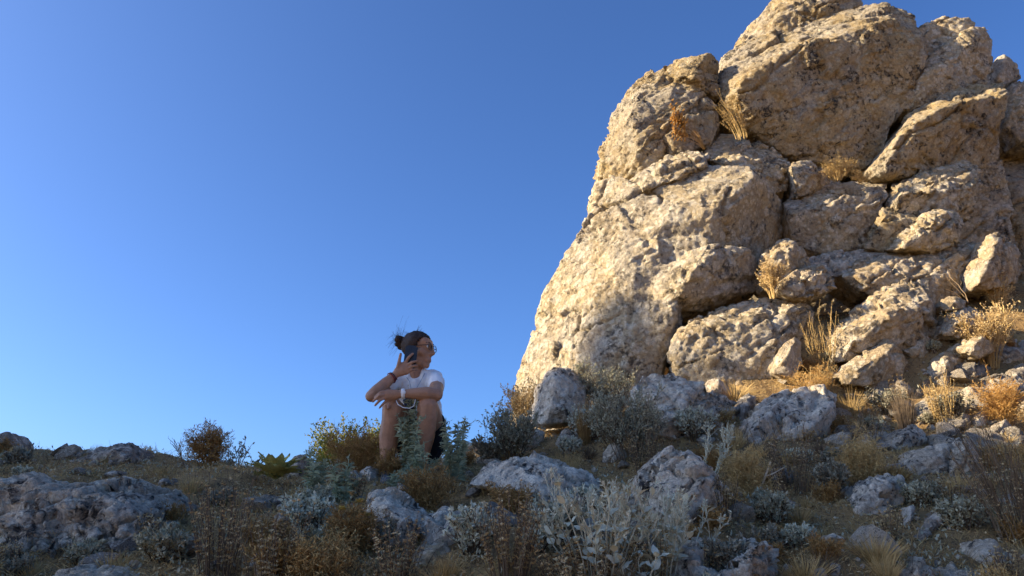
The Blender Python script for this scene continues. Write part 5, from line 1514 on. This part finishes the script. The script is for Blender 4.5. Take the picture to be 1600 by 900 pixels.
d0 = unit(np.stack([-np.abs(rgp.normal(.5, .6, 110)), rgp.normal(0, .4, 110), rgp.normal(.1, .8, 110)], 1))
t = np.linspace(0, 1, 7)[None, :, None]; L_ = rgp.uniform(.02, .06, 110)[:, None, None]
tubes(g, c0[:, None] + d0[:, None] * L_ * t + np.array([.25, 0, .5]) * L_ * t ** 2 * rgp.normal(0, 1.5, (110, 1, 1)) + np.cumsum(rgp.normal(0, .0022, (110, 7, 3)), 1) - P0, .0008, .0003)
c0 = pp(649, 524, -.0) + rgp.normal(0, .004, (16, 3)); d0 = unit(np.array([.55, 0, .8]) + rgp.normal(0, .16, (16, 3)))
tubes(g, c0[:, None] + d0[:, None] * rgp.uniform(.035, .075, 16)[:, None, None] * t - P0, .0015, .0005)
c0 = pp(643, 524, .0) + rgp.normal(0, .004, (7, 3)); d0 = unit(np.array([-.85, 0, .5]) + rgp.normal(0, .15, (7, 3)))
tubes(g, c0[:, None] + d0[:, None] * rgp.uniform(.05, .09, 7)[:, None, None] * t + np.array([0, 0, -.02]) * t ** 2 - P0, .0008, .0003)
o = link('loose_hair', g.mesh('loose_hair', True), MP['hair'], hair); o['kind'] = 'stuff'


def ring(c, ax, r, rt, n=24, seg=6, ey=1.0):
    """a torus round axis ax"""
    ax = unit(np.array(ax, float)); a = unit(np.cross(ax, [.2, .3, 1.0])); b = np.cross(ax, a)
    V = []
    for i in range(n):
        q = 2 * math.pi * i / n; d = a * math.cos(q) * ey + b * math.sin(q)
        for j in range(seg):
            w_ = 2 * math.pi * j / seg; V.append(np.array(c) + d * r + (unit(d) * math.cos(w_) + ax * math.sin(w_)) * rt)
    F = [(i * seg + j, ((i + 1) % n) * seg + j, ((i + 1) % n) * seg + (j + 1) % seg, i * seg + (j + 1) % seg) for i in range(n) for j in range(seg)]
    return np.array(V), np.array(F)


V, F = ring(hd(-.098, 0, .056), hd(-.2, 0, .055) - hd(0, 0, .056), .019, .008); pchild('hair_band', V, F, MP['band'])
# face
for nm, c, r, m in (('eye', (.083, .031, .014), .0105, 'eye'), ('eye', (.083, -.031, .014), .0105, 'eye')):
    q = SPH * r + hd(*c); bmv = Body(); bmv.hull((hd(*c), r)); V, F = bmv.solid(nm, .003, 1); e = pchild(nm, V, F, MP[m])
    V, F = ring(hd(c[0] + .0085, c[1], c[2]), hf, .0028, .0026, 10, 5); pchild('pupil', V, F, MP['dark'], e)
for sg in (1, -1):
    g = Geo(); tubes(g, np.array([[hd(.092, sg * .012, .036), hd(.092, sg * .028, .041), hd(.078, sg * .048, .034)]]) - P0, .0035, .002)
    link('eyebrow', g.mesh('eyebrow', True), MP['hair'], person)
lp = Body(); lp.hull((hd(.087, .014, -.0605), .0040), (hd(.087, -.014, -.0605), .0040), (hd(.0955, 0, -.0600), .0042)); lp.hull((hd(.086, .012, -.069), .0044), (hd(.086, -.012, -.069), .0044), (hd(.0945, 0, -.0695), .0046))
V, F = lp.solid('lips', .0024, 1); pchild('lips', V, F, MP['lip'])
# glasses
gl = empty('glasses', (0, 0, 0)); gl.parent = person
for sg in (1, -1):
    V, F = ring(hd(.101, sg * .032, .010), hf, .0205, .0019, 24, 6, 1.15); pchild('rim', V, F, MP['dark'], gl)
    g = Geo(); tubes(g, np.array([[hd(.100, sg * .056, .018), hd(.06, sg * .074, .014), hd(-.005, sg * .079, .012)]]) - P0, .0028, .002)
    link('temple', g.mesh('temple', True), MP['dark'], gl)
lm_, t_, p_ = mat_new('clear_lens'); p_.inputs['Transmission Weight'].default_value = 1; p_.inputs['Roughness'].default_value = .02; p_.inputs['IOR'].default_value = 1.02
for sg in (1, -1):
    c = hd(.101, sg * .032, .010); a = np.linspace(0, 2 * math.pi, 25)[:-1]
    rimv = c + (np.cos(a)[:, None] * hsd * 1.15 + np.sin(a)[:, None] * hu) * .0196
    V = np.concatenate([rimv + hf * .0006, rimv - hf * .0006]); k = np.arange(24); k2 = (k + 1) % 24
    me = D.meshes.new('lens'); me.from_pydata([tuple(v_) for v_ in V - P0], [], [tuple(k), tuple((k + 24)[::-1])] + [(int(i), int(i) + 24, int(j) + 24, int(j)) for i, j in zip(k, k2)]); link('lens', me, lm_, gl)
g = Geo(); tubes(g, np.array([[hd(.102, .010, .014), hd(.106, 0, .018), hd(.102, -.010, .014)]]) - P0, .002, .002); link('bridge', g.mesh('bridge', True), MP['dark'], gl)
# watch, bracelets, lanyard, pouch
wd = pp(648, 615, -.315) - pp(629, 615.5, -.32)
V, F = ring(pp(630, 615.3, -.319), wd, .0262, .004, 28, 6); V = V + (V - pp(630, 615.3, -.319)) @ np.outer(unit(wd), unit(wd)) * 2.0
wt = pchild('watch', V, F, MP['white'])
fb = Body(); fb.hull((pp(630, 613, -.347), (.016, .004, .016))); V, F = fb.solid('watch_face', .003, 1); pchild('watch_face', V, F, MP['white'], wt)
bd = pp(602, 599, -.16) - pp(616.5, 586.5, -.135)
for k, (q, m) in enumerate(((.10, 'red'), (.22, 'dark'), (.34, 'red'))):
    V, F = ring(pp(616.5, 586.5, -.135) + bd * q, bd + rgp.normal(0, .012, 3), .0275 + .003 * k, .0028, 24, 6); pchild('bracelet', V, F, MP[m])
g = Geo()
tubes(g, np.array([[pp(634, 588, -.02), pp(640, 596, -.065), pp(642, 606, -.075), pp(640, 622, -.12)], [pp(664, 583, -.02), pp(657, 596, -.06), pp(650, 608, -.075), pp(641, 622, -.12)]]) - P0, .0022, .0022)
link('lanyard', g.mesh('lanyard', True), MP['cord'], person)
po = Body(); po.hull((pp(634, 626, -.15), .016), (pp(647, 626, -.15), .016), (pp(636, 638, -.16), .016), (pp(645, 638, -.16), .016)); V, F = po.solid('pouch', .005, 2, .003, .03); pchild('pouch', V, F, MP['pouch'])
g = Geo(); tubes(g, np.array([[pp(619, 626, -.33), pp(622, 632, -.34), pp(630, 637, -.345), pp(640, 638, -.345), pp(647, 634, -.345), pp(649, 624, -.335)]]) - P0, .0028, .0028)
link('white_cable', g.mesh('white_cable', True), MP['white'], person)
# the phone in the hand, a thing of its own
ph = bmesh.new()
qa, qb, qc = pp(634.2, 539.5, -.112), pp(654.2, 541, -.112), pp(630.5, 566.5, -.122)
ex = unit(qb - qa); ez = unit((qc - qa) - ex * ((qc - qa) @ ex)); ey_ = np.cross(ez, ex)
cen = qa + ex * .038 + ez * .074
bmesh.ops.create_cube(ph, size=1)
for v_ in ph.verts: v_.co = Vector((v_.co.x * .076, v_.co.y * .009, v_.co.z * .150))
bmesh.ops.bevel(ph, geom=[e for e in ph.edges if abs((e.verts[0].co - e.verts[1].co).y) > .005], offset=.010, segments=4, affect='EDGES')
bmesh.ops.bevel(ph, geom=ph.edges[:], offset=.0012, segments=2, affect='EDGES')
me = D.meshes.new('phone_body'); ph.to_mesh(me); ph.free()
phone = empty('phone', cen); phone.matrix_world = Matrix(((ex[0], ey_[0], -ez[0], cen[0]), (ex[1], ey_[1], -ez[1], cen[1]), (ex[2], ey_[2], -ez[2], cen[2]), (0, 0, 0, 1)))
props(phone, "black smartphone pressed to the crouching person's ear", 'phone')
link('phone_body', me, MP['dark'], phone)
sgn = -1 if (phone.matrix_world.to_3x3() @ Vector((0, -1, 0))).y < 0 else 1
cb = bmesh.new(); bmesh.ops.create_cube(cb, size=1)
for v_ in cb.verts: v_.co = Vector((v_.co.x * .026 - .018, v_.co.y * .0025 + sgn * .0056, v_.co.z * .028 + .053))
bmesh.ops.bevel(cb, geom=cb.edges[:], offset=.001, segments=2, affect='EDGES')
me = D.meshes.new('camera_bump'); cb.to_mesh(me); cb.free(); link('camera_bump', me, MP['dark'], phone)
